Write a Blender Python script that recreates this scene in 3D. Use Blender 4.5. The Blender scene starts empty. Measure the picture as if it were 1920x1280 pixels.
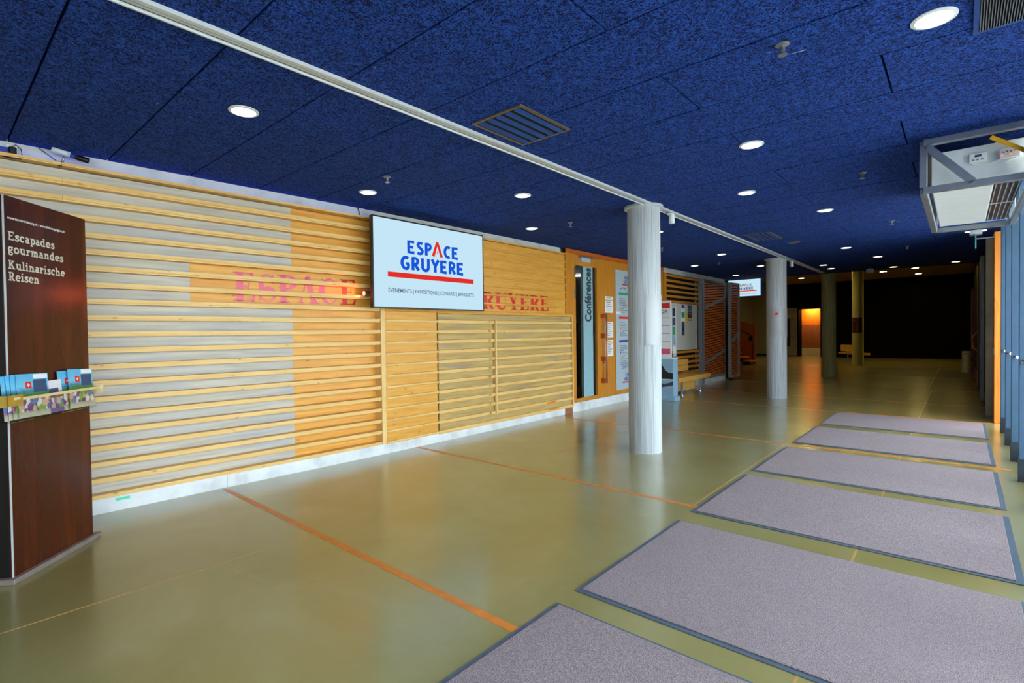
import bpy, bmesh, math, random
from mathutils import Matrix, Vector

random.seed(7)
SC = bpy.context.scene
COL = SC.collection

# ------------------------------------------------------------------ camera
F_PX, YAW, PITCH, ROLL = 966.95, -0.716764, -0.0164121, -0.0129516
def camera_matrix(loc):
    f = Vector((math.sin(YAW)*math.cos(PITCH), math.cos(YAW)*math.cos(PITCH), math.sin(PITCH)))
    rt = Vector((math.cos(YAW), -math.sin(YAW), 0)); up = rt.cross(f)
    r2 = math.cos(ROLL)*rt + math.sin(ROLL)*up
    u2 = -math.sin(ROLL)*rt + math.cos(ROLL)*up
    m = Matrix.Identity(4)
    for i in range(3):
        m[i][0], m[i][1], m[i][2], m[i][3] = r2[i], u2[i], -f[i], loc[i]
    return m
cam_data = bpy.data.cameras.new('camera')
cam = bpy.data.objects.new('camera', cam_data); COL.objects.link(cam)
cam_data.sensor_fit = 'HORIZONTAL'; cam_data.sensor_width = 36.0
cam_data.lens = 36.0*F_PX/1920.0
cam_data.clip_start = 0.05; cam_data.clip_end = 300
cam.matrix_world = camera_matrix((0, 0, 1.5))
SC.camera = cam

# ------------------------------------------------------------------ sky, exposure
world = bpy.data.worlds.new('overcast_sky'); SC.world = world
world.use_nodes = True
bg = world.node_tree.nodes['Background']
bg.inputs[0].default_value = (0.86, 0.94, 1.0, 1)
bg.inputs[1].default_value = 6.0
SC.view_settings.view_transform = 'Standard'
SC.view_settings.look = 'None'
SC.view_settings.gamma = 1.0
SC.view_settings.use_curve_mapping = False
EXPO = 0.58
SC.view_settings.exposure = EXPO
SC.cycles.sample_clamp_indirect = 4.0
sun = bpy.data.lights.new('sun', 'SUN'); sun.energy = 9.0; sun.angle = 0.05; sun.color = (1.0, 0.96, 0.9)
sun_ob = bpy.data.objects.new('sun', sun); COL.objects.link(sun_ob); sun_ob.rotation_euler = Vector((0.5, -0.25, -1.0)).to_track_quat('-Z', 'Y').to_euler()

# ------------------------------------------------------------------ helpers: colours and materials
def lin(r, g, b):
    o = []
    for c in (r, g, b):
        c /= 255.0
        o.append(c/12.92 if c <= 0.04045 else ((c+0.055)/1.055)**2.4)
    return (*o, 1.0)

class NT:
    """tiny helper round a node tree"""
    def __init__(s, name):
        s.m = bpy.data.materials.new(name); s.m.use_nodes = True
        s.t = s.m.node_tree; s.t.nodes.clear()
        s.out = s.n('ShaderNodeOutputMaterial'); s.p = s.n('ShaderNodeBsdfPrincipled')
        s.l(s.p.outputs[0], s.out.inputs[0])
    def n(s, t, **kw):
        x = s.t.nodes.new(t)
        for k, v in kw.items(): setattr(x, k, v)
        return x
    def l(s, a, b): s.t.links.new(a, b)
    def coord(s, scale=(1, 1, 1), rnd=True, src='Object'):
        tc = s.n('ShaderNodeTexCoord'); v = tc.outputs[src]
        if rnd:
            oi = s.n('ShaderNodeObjectInfo')
            mu = s.n('ShaderNodeVectorMath', operation='SCALE'); mu.inputs[0].default_value = (37.0, 53.0, 71.0)
            s.l(oi.outputs['Random'], mu.inputs['Scale'])
            ad = s.n('ShaderNodeVectorMath', operation='ADD'); s.l(v, ad.inputs[0]); s.l(mu.outputs[0], ad.inputs[1]); v = ad.outputs[0]
        mp = s.n('ShaderNodeMapping'); mp.inputs['Scale'].default_value = scale
        s.l(v, mp.inputs[0]); return mp.outputs[0]
    def noise(s, vec, scale, detail=3, rough=0.55, dist=0.0, kind='FBM'):
        x = s.n('ShaderNodeTexNoise', noise_type=kind)
        x.inputs['Scale'].default_value = scale; x.inputs['Detail'].default_value = detail
        x.inputs['Roughness'].default_value = rough; x.inputs['Distortion'].default_value = dist
        s.l(vec, x.inputs['Vector']); return x.outputs[0]
    def ramp(s, fac, stops):
        r = s.n('ShaderNodeValToRGB'); e = r.color_ramp.elements
        while len(e) < len(stops): e.new(0.5)
        for el, (p, c) in zip(e, stops): el.position = p; el.color = c
        s.l(fac, r.inputs[0]); return r.outputs[0]
    def mix(s, fac, a, b, mode='MIX'):
        x = s.n('ShaderNodeMix', data_type='RGBA', blend_type=mode)
        for sock, v in ((x.inputs[0], fac), (x.inputs[6], a), (x.inputs[7], b)):
            if hasattr(v, 'node'): s.l(v, sock)
            else: sock.default_value = v
        return x.outputs[2]
    def bump(s, h, strength=0.3, dist=0.01):
        b = s.n('ShaderNodeBump'); b.inputs['Strength'].default_value = strength; b.inputs['Distance'].default_value = dist
        s.l(h, b.inputs['Height']); s.l(b.outputs[0], s.p.inputs['Normal'])
    def set(s, color=None, rough=None, metal=None, spec=None):
        if color is not None:
            if hasattr(color, 'node'): s.l(color, s.p.inputs['Base Color'])
            else: s.p.inputs['Base Color'].default_value = color
        if rough is not None: s.p.inputs['Roughness'].default_value = rough
        if metal is not None: s.p.inputs['Metallic'].default_value = metal
        if spec is not None: s.p.inputs['Specular IOR Level'].default_value = spec
        return s.m

def plain(name, rgb, rough=0.5, metal=0.0, var=0.06, scale=12.0):
    s = NT(name); c = lin(*rgb)
    f = s.noise(s.coord(), scale, 4)
    d = tuple(x*(1-var*2) for x in c[:3])+(1,); e = tuple(min(1, x*(1+var*2)) for x in c[:3])+(1,)
    s.set(s.ramp(f, [(0.3, d), (0.7, e)]), rough, metal)
    return s.m

def wood(name, light, dark, axis='Y', rough=0.45, knots=0.5, grain=1.0, knotcol=(120, 62, 25)):
    s = NT(name)
    st = {'X': (1.2, 22, 22), 'Y': (22, 1.2, 22), 'Z': (22, 22, 1.2)}[axis]
    v = s.coord(st)
    g = s.noise(v, 1.6*grain, 5, 0.6, 0.6)
    col = s.ramp(g, [(0.28, lin(*dark)), (0.5, lin(*[(a+b)/2 for a, b in zip(light, dark)])), (0.72, lin(*light))])
    big = s.noise(s.coord((0.8, 0.8, 0.8)), 1.5, 2)
    col = s.mix(s.ramp(big, [(0.35, (0, 0, 0, 1)), (0.65, (0.25, 0.25, 0.25, 1))]), col, lin(*dark), 'MIX')
    if knots:
        kst = {'X': (5, 11, 11), 'Y': (11, 5, 11), 'Z': (11, 11, 5)}[axis]
        vo = s.n('ShaderNodeTexVoronoi'); vo.inputs['Scale'].default_value = 1.0
        s.l(s.coord(kst), vo.inputs['Vector'])
        k = s.ramp(vo.outputs['Distance'], [(0.05, (knots, knots, knots, 1)), (0.13, (0, 0, 0, 1))])
        col = s.mix(k, col, lin(*knotcol))
    s.set(col, rough); s.bump(g, 0.08, 0.002)
    return s.m

def emit(name, rgb, strength):
    s = NT(name); e = s.n('ShaderNodeEmission')
    e.inputs[0].default_value = lin(*rgb); e.inputs[1].default_value = strength
    s.l(e.outputs[0], s.out.inputs[0]); return s.m

M = {}
M['board'] = wood('yellow_spruce', (234, 180, 82), (208, 142, 46), 'Y', 0.42, 0.6)
M['slat'] = wood('pale_spruce', (240, 206, 138), (222, 172, 92), 'Y', 0.45, 0.6, knotcol=(165, 90, 40))
M['batten'] = wood('pale_spruce_upright', (240, 208, 145), (224, 178, 102), 'Z', 0.45, 0.3)
M['door_wood'] = wood('honey_oak', (214, 148, 48), (188, 116, 28), 'Z', 0.4, 0.0)
M['door_edge'] = wood('orange_edge_wood', (205, 112, 32), (180, 85, 20), 'Y', 0.45, 0.0)
M['jamb_wood'] = wood('orange_pine_jamb', (226, 150, 52), (190, 105, 28), 'Z', 0.45, 0.2)
M['bench_wood'] = wood('bench_ash', (226, 180, 92), (205, 150, 66), 'Y', 0.45, 0.0)
M['brown_slat'] = wood('red_brown_larch', (226, 118, 36), (186, 80, 16), 'Y', 0.5, 0.2)
M['stair_wood'] = wood('stair_larch', (232, 120, 40), (196, 86, 22), 'Z', 0.5, 0.3)
M['foot_wood'] = wood('brown_foot_wood', (176, 112, 82), (140, 84, 58), 'Z', 0.5, 0.0)
M['totem_wood'] = wood('dark_mahogany', (92, 38, 18), (52, 18, 10), 'Z', 0.22, 0.0, 0.25)
def grey_wash():
    s = NT('grey_washed_board')
    g = s.noise(s.coord((18, 0.9, 18)), 1.6, 5, 0.6, 0.5)
    c = s.ramp(g, [(0.25, lin(162, 154, 144)), (0.5, lin(188, 182, 170)), (0.75, lin(206, 202, 194))])
    b = s.noise(s.coord((2, 0.7, 2)), 1.4, 3)
    c = s.mix(s.ramp(b, [(0.45, (0, 0, 0, 1)), (0.75, (0.6, 0.6, 0.6, 1))]), c, lin(160, 164, 182))
    s.set(c, 0.55); return s.m
M['grey_board'] = grey_wash()
def olive_wash():
    s = NT('olive_washed_board')
    g = s.noise(s.coord((18, 0.9, 18)), 1.6, 5, 0.6, 0.5)
    c = s.ramp(g, [(0.25, lin(158, 130, 78)), (0.5, lin(184, 156, 94)), (0.75, lin(202, 174, 110))])
    b = s.noise(s.coord((3, 0.9, 3)), 1.6, 3)
    c = s.mix(s.ramp(b, [(0.55, (0, 0, 0, 1)), (0.75, (0.7, 0.7, 0.7, 1))]), c, lin(142, 132, 128))
    s.set(c, 0.55); return s.m
M['olive_board'] = olive_wash()

def concrete(name, rgb, streak=True, rough=0.75, column=False):
    s = NT(name)
    c = lin(*rgb); dk = tuple(x*(0.58 if column else 0.72) for x in c[:3])+(1,); lt = tuple(min(1, x*1.12) for x in c[:3])+(1,)
    if column:
        tc = s.n('ShaderNodeTexCoord'); gr = s.n('ShaderNodeTexGradient', gradient_type='RADIAL')
        s.l(tc.outputs['Object'], gr.inputs[0])
        sep = s.n('ShaderNodeSeparateXYZ'); s.l(tc.outputs['Object'], sep.inputs[0])
        cb = s.n('ShaderNodeCombineXYZ')
        m1 = s.n('ShaderNodeMath', operation='MULTIPLY'); m1.inputs[1].default_value = 60
        s.l(gr.outputs['Fac'], m1.inputs[0]); s.l(m1.outputs[0], cb.inputs[0])
        m2 = s.n('ShaderNodeMath', operation='MULTIPLY'); m2.inputs[1].default_value = 0.9
        s.l(sep.outputs[2], m2.inputs[0]); s.l(m2.outputs[0], cb.inputs[2])
        g = s.noise(cb.outputs[0], 1.3, 4, 0.6)
        fine = s.noise(s.coord((6, 6, 6), False), 9, 4)
        col = s.ramp(g, [(0.3, dk), (0.55, c), (0.75, lt)])
        sp = s.n('ShaderNodeMath', operation='FRACT')
        m3 = s.n('ShaderNodeMath', operation='MULTIPLY'); m3.inputs[1].default_value = 5
        s.l(gr.outputs['Fac'], m3.inputs[0]); s.l(m3.outputs[0], sp.inputs[0])
        seam = s.ramp(sp.outputs[0], [(0.0, (0.9, 0.9, 0.9, 1)), (0.03, (0, 0, 0, 1))])
        col = s.mix(seam, col, tuple(x*0.45 for x in c[:3])+(1,))
        spots = s.ramp(fine, [(0.66, (0, 0, 0, 1)), (0.72, (0.45, 0.45, 0.45, 1))])
        col = s.mix(spots, col, dk)
        s.set(col, rough); s.bump(g, 0.35, 0.006)
    else:
        g = s.noise(s.coord((1.5, 1.5, 1.5), False), 2.2, 6, 0.6)
        fine = s.noise(s.coord((1, 1, 1), False), 60, 3)
        col = s.mix(s.ramp(fine, [(0.62, (0, 0, 0, 1)), (0.75, (0.4, 0.4, 0.4, 1))]), s.ramp(g, [(0.3, dk), (0.5, c), (0.7, lt)]), dk)
        s.set(col, rough); s.bump(fine, 0.1, 0.003)
    return s.m
M['concrete'] = concrete('wall_concrete', (196, 200, 202))
M['base_concrete'] = concrete('base_concrete', (220, 224, 228))
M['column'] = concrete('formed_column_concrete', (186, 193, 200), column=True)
M['column_far'] = concrete('yellowed_column_concrete', (206, 202, 140), column=True)  # yellow lamp light on the far columns put into this copy's colour
M['pier'] = concrete('grey_pier_concrete', (196, 188, 158))

def floor_mat():
    s = NT('polished_olive_floor')
    a = s.noise(s.coord((1, 1, 1), False), 0.9, 5, 0.6, 0.4)
    b = s.noise(s.coord((1, 1, 1), False), 9, 4, 0.6)
    c = s.ramp(a, [(0.3, lin(136, 127, 70)), (0.55, lin(150, 143, 92)), (0.75, lin(160, 156, 114))])
    scuff = s.noise(s.coord((0.7, 3.2, 1), False), 3.0, 5, 0.7, 1.2)
    c = s.mix(s.ramp(scuff, [(0.64, (0, 0, 0, 1)), (0.78, (0.22, 0.22, 0.22, 1))]), c, lin(200, 200, 170))
    s.set(c, 0.2); 
    rr = s.n('ShaderNodeMapRange'); rr.inputs[3].default_value = 0.26; rr.inputs[4].default_value = 0.32
    s.l(b, rr.inputs[0]); s.l(rr.outputs[0], s.p.inputs['Roughness'])
    s.p.inputs['Coat Weight'].default_value = 1.0; s.p.inputs['Coat Roughness'].default_value = 0.2
    return s.m
M['floor'] = floor_mat()
M['strip'] = plain('orange_joint_filler', (214, 128, 50), 0.35)
M['joint'] = plain('tan_joint_filler', (176, 140, 84), 0.4)

def woodwool():
    s = NT('blue_wood_wool')
    v = s.coord((1, 1, 1))
    def strands(scale, sharp):
        n = s.noise(v, scale, 1.5, 0.5, 1.2)
        d = s.n('ShaderNodeMath', operation='SUBTRACT'); d.inputs[1].default_value = .5; s.l(n, d.inputs[0])
        a = s.n('ShaderNodeMath', operation='ABSOLUTE'); s.l(d.outputs[0], a.inputs[0])
        m = s.n('ShaderNodeMath', operation='MULTIPLY_ADD', use_clamp=True); m.inputs[1].default_value = -sharp; m.inputs[2].default_value = 1.0; s.l(a.outputs[0], m.inputs[0])
        return m.outputs[0]
    a = strands(26, 16); b = strands(41, 14); b2 = s.noise(v, 70, 3, 0.7)
    mx = s.n('ShaderNodeMath', operation='MAXIMUM'); s.l(a, mx.inputs[0]); s.l(b, mx.inputs[1])
    av = s.n('ShaderNodeMath', operation='MULTIPLY_ADD'); av.inputs[1].default_value = .5; s.l(mx.outputs[0], av.inputs[0])
    h2 = s.n('ShaderNodeMath', operation='MULTIPLY'); h2.inputs[1].default_value = .5; s.l(b2, h2.inputs[0]); s.l(h2.outputs[0], av.inputs[2])
    mx = av
    c = s.ramp(mx.outputs[0], [(0.18, lin(3, 8, 38)), (0.42, lin(11, 39, 116)), (0.75, lin(38, 88, 182))])
    fl = s.noise(s.coord((1, 4, 1)), 7, 2)
    c = s.mix(s.ramp(fl, [(0.765, (0, 0, 0, 1)), (0.78, (0.7, 0.7, 0.7, 1))]), c, lin(150, 170, 210))
    s.set(c, 0.9, spec=0.2); s.bump(mx.outputs[0], 0.7, 0.006)
    return s.m
M['woodwool'] = woodwool()
M['tan_ceiling'] = plain('tan_plaster_ceiling', (120, 100, 52), 0.9)

def mat_pile():
    s = NT('lavender_grey_pile')
    a = s.noise(s.coord((1, 1, 1)), 240, 2, 0.7)
    b = s.noise(s.coord((1, 1, 1)), 2.0, 3)
    c = s.ramp(a, [(0.3, lin(92, 81, 85)), (0.5, lin(148, 134, 140)), (0.7, lin(194, 180, 184))])
    c = s.mix(s.ramp(b, [(0.4, (0, 0, 0, 1)), (0.7, (0.3, 0.3, 0.3, 1))]), c, lin(138, 124, 132))
    s.set(c, 0.95, spec=0.1); s.bump(a, 0.9, 0.006)
    return s.m
M['pile'] = mat_pile()
M['rubber'] = plain('blue_grey_rubber', (84, 98, 116), 0.45)
M['blue_steel'] = plain('blue_painted_steel', (62, 92, 122), 0.42, 0.0, 0.04, 3)
M['dark_shoe'] = plain('dark_worn_paint', (34, 44, 54), 0.5, 0, 0.2)
M['steel'] = plain('bare_steel', (158, 164, 172), 0.38, 0.85, 0.06, 6)
M['alu'] = plain('white_aluminium', (206, 214, 220), 0.32, 0.25, 0.02)
M['chrome'] = plain('chrome', (215, 218, 222), 0.15, 1.0, 0.01)
M['sleeve'] = plain('brushed_sleeve', (176, 179, 184), 0.6, 0.3, 0.03, 3)
M['brass_sleeve'] = plain('bronze_sleeve', (120, 88, 52), 0.35, 0.9, 0.03, 3)
M['white'] = plain('white_enamel', (222, 228, 232), 0.35, 0, 0.02)
M['white_paper'] = plain('white_paper', (235, 235, 238), 0.7, 0, 0.01)
M['black'] = plain('black_plastic', (14, 14, 16), 0.35, 0, 0.05)
M['dark'] = plain('dark_interior', (16, 15, 14), 0.9, 0, 0.05)
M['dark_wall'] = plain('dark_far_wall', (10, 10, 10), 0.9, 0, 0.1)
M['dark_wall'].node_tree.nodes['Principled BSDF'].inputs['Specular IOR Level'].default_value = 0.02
M['grey_wall'] = plain('grey_plaster', (136, 130, 116), 0.8, 0, 0.03)
M['dark_grey'] = plain('charcoal_steel', (62, 66, 70), 0.45, 0.3)
M['steel_frame'] = plain('grey_gate_steel', (138, 146, 154), 0.45, 0.2)
M['vent_frame'] = plain('bronze_vent_frame', (112, 100, 92), 0.4, 0.5)
M['vent_blade'] = plain('blue_vent_blade', (36, 72, 140), 0.4, 0.3)
M['red'] = plain('red_paint', (222, 42, 30), 0.4, 0, 0.02)
M['pink_red'] = plain('pinkish_red_paint', (226, 84, 120), 0.3, 0, 0.02)  # wall letters: pink sheen on red paint put into the colour; kiosk print too
M['blue_print'] = plain('blue_print', (38, 62, 160), 0.5, 0, 0.02)
M['green_print'] = plain('green_print', (30, 160, 110), 0.5, 0, 0.02)
M['grey_print'] = plain('grey_print', (110, 118, 128), 0.6, 0, 0.02)
M['sign_panel'] = plain('pale_blue_grey_panel', (178, 194, 204), 0.3, 0, 0.02)
M['frost'] = plain('frosted_blue_strip', (146, 186, 200), 0.4, 0, 0.02)
M['cream_text'] = plain('cream_lettering', (206, 202, 184), 0.5, 0, 0.02)
M['gold'] = plain('brass_bracket', (206, 168, 74), 0.35, 0.5)
M['pale_rail'] = plain('pale_wood_rail', (222, 196, 146), 0.5)
M['yellow'] = plain('yellow_strap', (226, 168, 24), 0.5)
M['yellow_paper'] = plain('yellow_paper', (228, 200, 40), 0.6)
M['whiteboard'] = plain('beige_cabinet_door', (206, 202, 194), 0.4, 0, 0.02)
M['kiosk_blue'] = plain('kiosk_pale_blue', (140, 176, 204), 0.4, 0, 0.05)
M['kiosk_dark'] = plain('kiosk_dark_blue', (44, 56, 76), 0.35)
M['orange_handle'] = plain('copper_handle', (190, 96, 48), 0.35, 0.5)
M['copper_bar'] = plain('pale_copper_bar', (206, 150, 118), 0.35, 0.6)
M['teal'] = plain('teal_acrylic', (96, 176, 184), 0.25)
M['beige_bin'] = plain('cream_bin_enamel', (226, 214, 158), 0.4)
M['red_door'] = wood('red_brown_door', (150, 52, 20), (110, 32, 12), 'Z', 0.4, 0)
M['pavement'] = plain('pale_paving', (190, 188, 180), 0.85, 0, 0.06, 2)
M['foot_grey'] = plain('grey_brown_foot', (128, 114, 108), 0.5)
M['green_tape'] = plain('green_tape', (92, 210, 168), 0.5)
M['navy'] = plain('navy_print', (54, 74, 110), 0.5)
M['screen'] = emit('lit_screen_blue_white', (196, 230, 246), 2**-EXPO)
M['screen_blue'] = emit('lit_screen_blue', (24, 84, 216), 2**-EXPO)
M['screen_red'] = emit('lit_screen_red', (226, 48, 38), 2**-EXPO)
M['screen_grey'] = emit('lit_screen_grey', (78, 88, 106), 2**-EXPO)
M['lamp'] = emit('downlight_glow', (255, 252, 244), 9.0)
M['lamp_far'] = emit('warm_downlight_glow', (255, 222, 130), 80.0)
M['lamp_end'] = emit('warm_end_downlight_glow', (255, 236, 170), 13.0)
M['lamp_room'] = emit('lit_room_ceiling_lamp', (255, 190, 110), 45.0)
M['led_red'] = emit('red_led', (255, 60, 60), 3.0)
M['red_lamp'] = emit('red_spot_lens', (255, 90, 70), 6.0)
def glass_mat():
    s = NT('clear_pane'); s.t.nodes.remove(s.p)
    tr = s.n('ShaderNodeBsdfTransparent'); tr.inputs[0].default_value = (0.93, 0.96, 0.95, 1)
    gl = s.n('ShaderNodeBsdfGlossy'); gl.inputs['Roughness'].default_value = 0.02
    ge = s.n('ShaderNodeNewGeometry'); dt = s.n('ShaderNodeVectorMath', operation='DOT_PRODUCT')
    s.l(ge.outputs['Normal'], dt.inputs[0]); s.l(ge.outputs['Incoming'], dt.inputs[1])
    ab = s.n('ShaderNodeMath', operation='ABSOLUTE'); s.l(dt.outputs['Value'], ab.inputs[0])
    om = s.n('ShaderNodeMath', operation='SUBTRACT'); om.inputs[0].default_value = 1.0; s.l(ab.outputs[0], om.inputs[1])
    pw = s.n('ShaderNodeMath', operation='POWER'); pw.inputs[1].default_value = 5.0; s.l(om.outputs[0], pw.inputs[0])
    fr = s.n('ShaderNodeMath', operation='MULTIPLY_ADD'); fr.inputs[1].default_value = 0.9; fr.inputs[2].default_value = 0.03; s.l(pw.outputs[0], fr.inputs[0])
    mx = s.n('ShaderNodeMixShader'); s.l(fr.outputs[0], mx.inputs[0]); s.l(tr.outputs[0], mx.inputs[1]); s.l(gl.outputs[0], mx.inputs[2])
    s.l(mx.outputs[0], s.out.inputs[0]); return s.m
M['glass'] = glass_mat()

# ------------------------------------------------------------------ helpers: geometry
def wloc(o):
    v = Vector((0, 0, 0))
    while o is not None: v += o.location; o = o.parent
    return v
def tag(o, label=None, cat=None, group=None, kind=None):
    if label: o['label'] = label
    if cat: o['category'] = cat
    if group: o['group'] = group
    if kind: o['kind'] = kind
    return o
def thing(name, label, cat, loc=(0, 0, 0), rz=0.0, group=None):
    o = bpy.data.objects.new(name, None); COL.objects.link(o); o.location = loc; o.rotation_euler = (0, 0, rz)
    o.empty_display_size = 0.1
    return tag(o, label, cat, group)
def link(name, me, loc, parent=None, local=False):
    o = bpy.data.objects.new(name, me); COL.objects.link(o)
    loc = Vector(loc)
    if parent is not None:
        o.parent = parent
        if not local: loc = loc - wloc(parent)
    o.location = loc
    return o
def mesh(name, verts, faces, mat, parent=None, local=False, smooth=False, keep=False):
    vs = [Vector(v) for v in verts]
    if keep: c = Vector((0, 0, 0))
    else:
        lo = [min(v[i] for v in vs) for i in range(3)]; hi = [max(v[i] for v in vs) for i in range(3)]
        c = Vector([(a+b)/2 for a, b in zip(lo, hi)])
    me = bpy.data.meshes.new(name); me.from_pydata([v-c for v in vs], [], faces); me.materials.append(M[mat] if isinstance(mat, str) else mat)
    if smooth: me.shade_smooth()
    me.update()
    return link(name, me, c, parent, local)
_cache = {}
def boxmesh(dx, dy, dz, mat, bev=0.0):
    k = (round(dx, 4), round(dy, 4), round(dz, 4), mat, bev)
    if k in _cache: return _cache[k]
    bm = bmesh.new(); bmesh.ops.create_cube(bm, size=1.0)
    for v in bm.verts: v.co = Vector((v.co.x*dx, v.co.y*dy, v.co.z*dz))
    if bev: bmesh.ops.bevel(bm, geom=list(bm.edges), offset=bev, segments=1, affect='EDGES')
    me = bpy.data.meshes.new('box'); bm.to_mesh(me); bm.free(); me.materials.append(M[mat]); _cache[k] = me
    return me
def box(name, x0, x1, y0, y1, z0, z1, mat, parent=None, local=False, bev=0.0):
    me = boxmesh(abs(x1-x0), abs(y1-y0), abs(z1-z0), mat, bev)
    return link(name, me, ((x0+x1)/2, (y0+y1)/2, (z0+z1)/2), parent, local)
def lathe(name, prof, mat, loc, parent=None, local=False, n=32, axis='Z', smooth=True):
    """prof: list of (r, h)"""
    vs = []; fs = []
    for r, h in prof:
        for i in range(n):
            a = 2*math.pi*i/n; p = (r*math.cos(a), r*math.sin(a), h)
            if axis == 'X': p = (p[2], p[0], p[1])
            elif axis == 'Y': p = (p[0], p[2], p[1])
            vs.append(p)
    for k in range(len(prof)-1):
        for i in range(n):
            j = (i+1) % n; fs.append((k*n+i, k*n+j, (k+1)*n+j, (k+1)*n+i))
    if prof[0][0] > 1e-6: fs.append(tuple(reversed(range(n))))
    if prof[-1][0] > 1e-6: fs.append(tuple(range((len(prof)-1)*n, len(prof)*n)))
    me = bpy.data.meshes.new(name); me.from_pydata(vs, [], fs); me.materials.append(M[mat])
    if smooth:
        me.shade_smooth()
        try: me.set_sharp_from_angle(angle=math.radians(40))
        except Exception: pass
    return link(name, me, loc, parent, local)
def tube(name, pts, r, mat, parent=None, local=False, n=8):
    """round bar along a polyline"""
    vs = []; fs = []; pts = [Vector(p) for p in pts]
    for k, p in enumerate(pts):
        d = (pts[min(k+1, len(pts)-1)]-pts[max(k-1, 0)]).normalized()
        u = d.cross(Vector((0, 0, 1)));
        if u.length < 1e-3: u = d.cross(Vector((1, 0, 0)))
        u.normalize(); w = d.cross(u)
        for i in range(n):
            a = 2*math.pi*i/n; vs.append(p+r*(math.cos(a)*u+math.sin(a)*w))
    for k in range(len(pts)-1):
        for i in range(n):
            j = (i+1) % n; fs.append((k*n+i, k*n+j, (k+1)*n+j, (k+1)*n+i))
    fs.append(tuple(reversed(range(n)))); fs.append(tuple(range((len(pts)-1)*n, len(pts)*n)))
    return mesh(name, vs, fs, mat, parent, local, True)
def bar(name, a, b, w, h, mat, parent=None, local=False, up=(0, 0, 1)):
    """square bar from a to b"""
    a, b, up = Vector(a), Vector(b), Vector(up); d = (b-a).normalized()
    s = d.cross(up)
    if s.length < 1e-3: s = d.cross(Vector((1, 0, 0)))
    s.normalize(); t = s.cross(d)
    vs = [p+sx*s*w/2+sz*t*h/2 for p in (a, b) for sx, sz in ((-1, -1), (1, -1), (1, 1), (-1, 1))]
    fs = [(0, 1, 2, 3), (7, 6, 5, 4), (0, 4, 5, 1), (1, 5, 6, 2), (2, 6, 7, 3), (3, 7, 4, 0)]
    return mesh(name, vs, fs, mat, parent, local)
def prism(name, poly, ax, lo, hi, mat, parent=None, local=False):
    """extrude polygon (2-D, in the two other axes, cyclic order) along axis ax"""
    n = len(poly); vs = []
    for h in (lo, hi):
        for p in poly:
            vs.append({'X': (h, p[0], p[1]), 'Y': (p[0], h, p[1]), 'Z': (p[0], p[1], h)}[ax])
    fs = [tuple(range(n))[::-1], tuple(range(n, 2*n))]+[(i, (i+1) % n, n+(i+1) % n, n+i) for i in range(n)]
    return mesh(name, vs, fs, mat, parent, local)

# --- lettering
def place2d(name, tris, o, u, v, mat, parent=None, local=False):
    """flat lettering: list of polygons in 2-D, laid on a plane with origin o and axes u, v"""
    o, u, v = Vector(o), Vector(u), Vector(v); vs = []; fs = []
    for poly in tris:
        b = len(vs); vs += [o+u*p[0]+v*p[1] for p in poly]; fs.append(tuple(range(b, b+len(poly))))
    return mesh(name, vs, fs, mat, parent, local)
def stroke(pts, w):
    """2-D polyline to quads; w a width or a list of widths"""
    ws = w if isinstance(w, (list, tuple)) else [w]*len(pts)
    P = [Vector((p[0], p[1])) for p in pts]; L = []; R = []
    for i, p in enumerate(P):
        d0 = (P[i]-P[i-1]).normalized() if i else None; d1 = (P[i+1]-P[i]).normalized() if i < len(P)-1 else None
        if d0 is None: n = Vector((-d1.y, d1.x)); k = 1
        elif d1 is None: n = Vector((-d0.y, d0.x)); k = 1
        else:
            n0 = Vector((-d0.y, d0.x)); n1 = Vector((-d1.y, d1.x)); n = (n0+n1)
            if n.length < 1e-4: n = n0
            n.normalize(); k = 1/max(0.5, n.dot(n0))
        L.append(p+n*ws[i]/2*k); R.append(p-n*ws[i]/2*k)
    return [[tuple(L[i]), tuple(R[i]), tuple(R[i+1]), tuple(L[i+1])] for i in range(len(P)-1)]
def arc(cx, cy, rx, ry, a0, a1, n=12):
    return [(cx+rx*math.cos(math.radians(a0+(a1-a0)*i/n)), cy+ry*math.sin(math.radians(a0+(a1-a0)*i/n))) for i in range(n+1)]
def rect(x0, y0, x1, y1): return [[(x0, y0), (x1, y0), (x1, y1), (x0, y1)]]
def varw(n, thin, thick, mid=0.5):
    o = []
    for i in range(n+1):
        t = i/n; t = 0.5*t/mid if t < mid else 0.5+0.5*(t-mid)/(1-mid)
        o.append(thin+(thick-thin)*math.sin(math.pi*t)**1.2)
    return o
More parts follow.
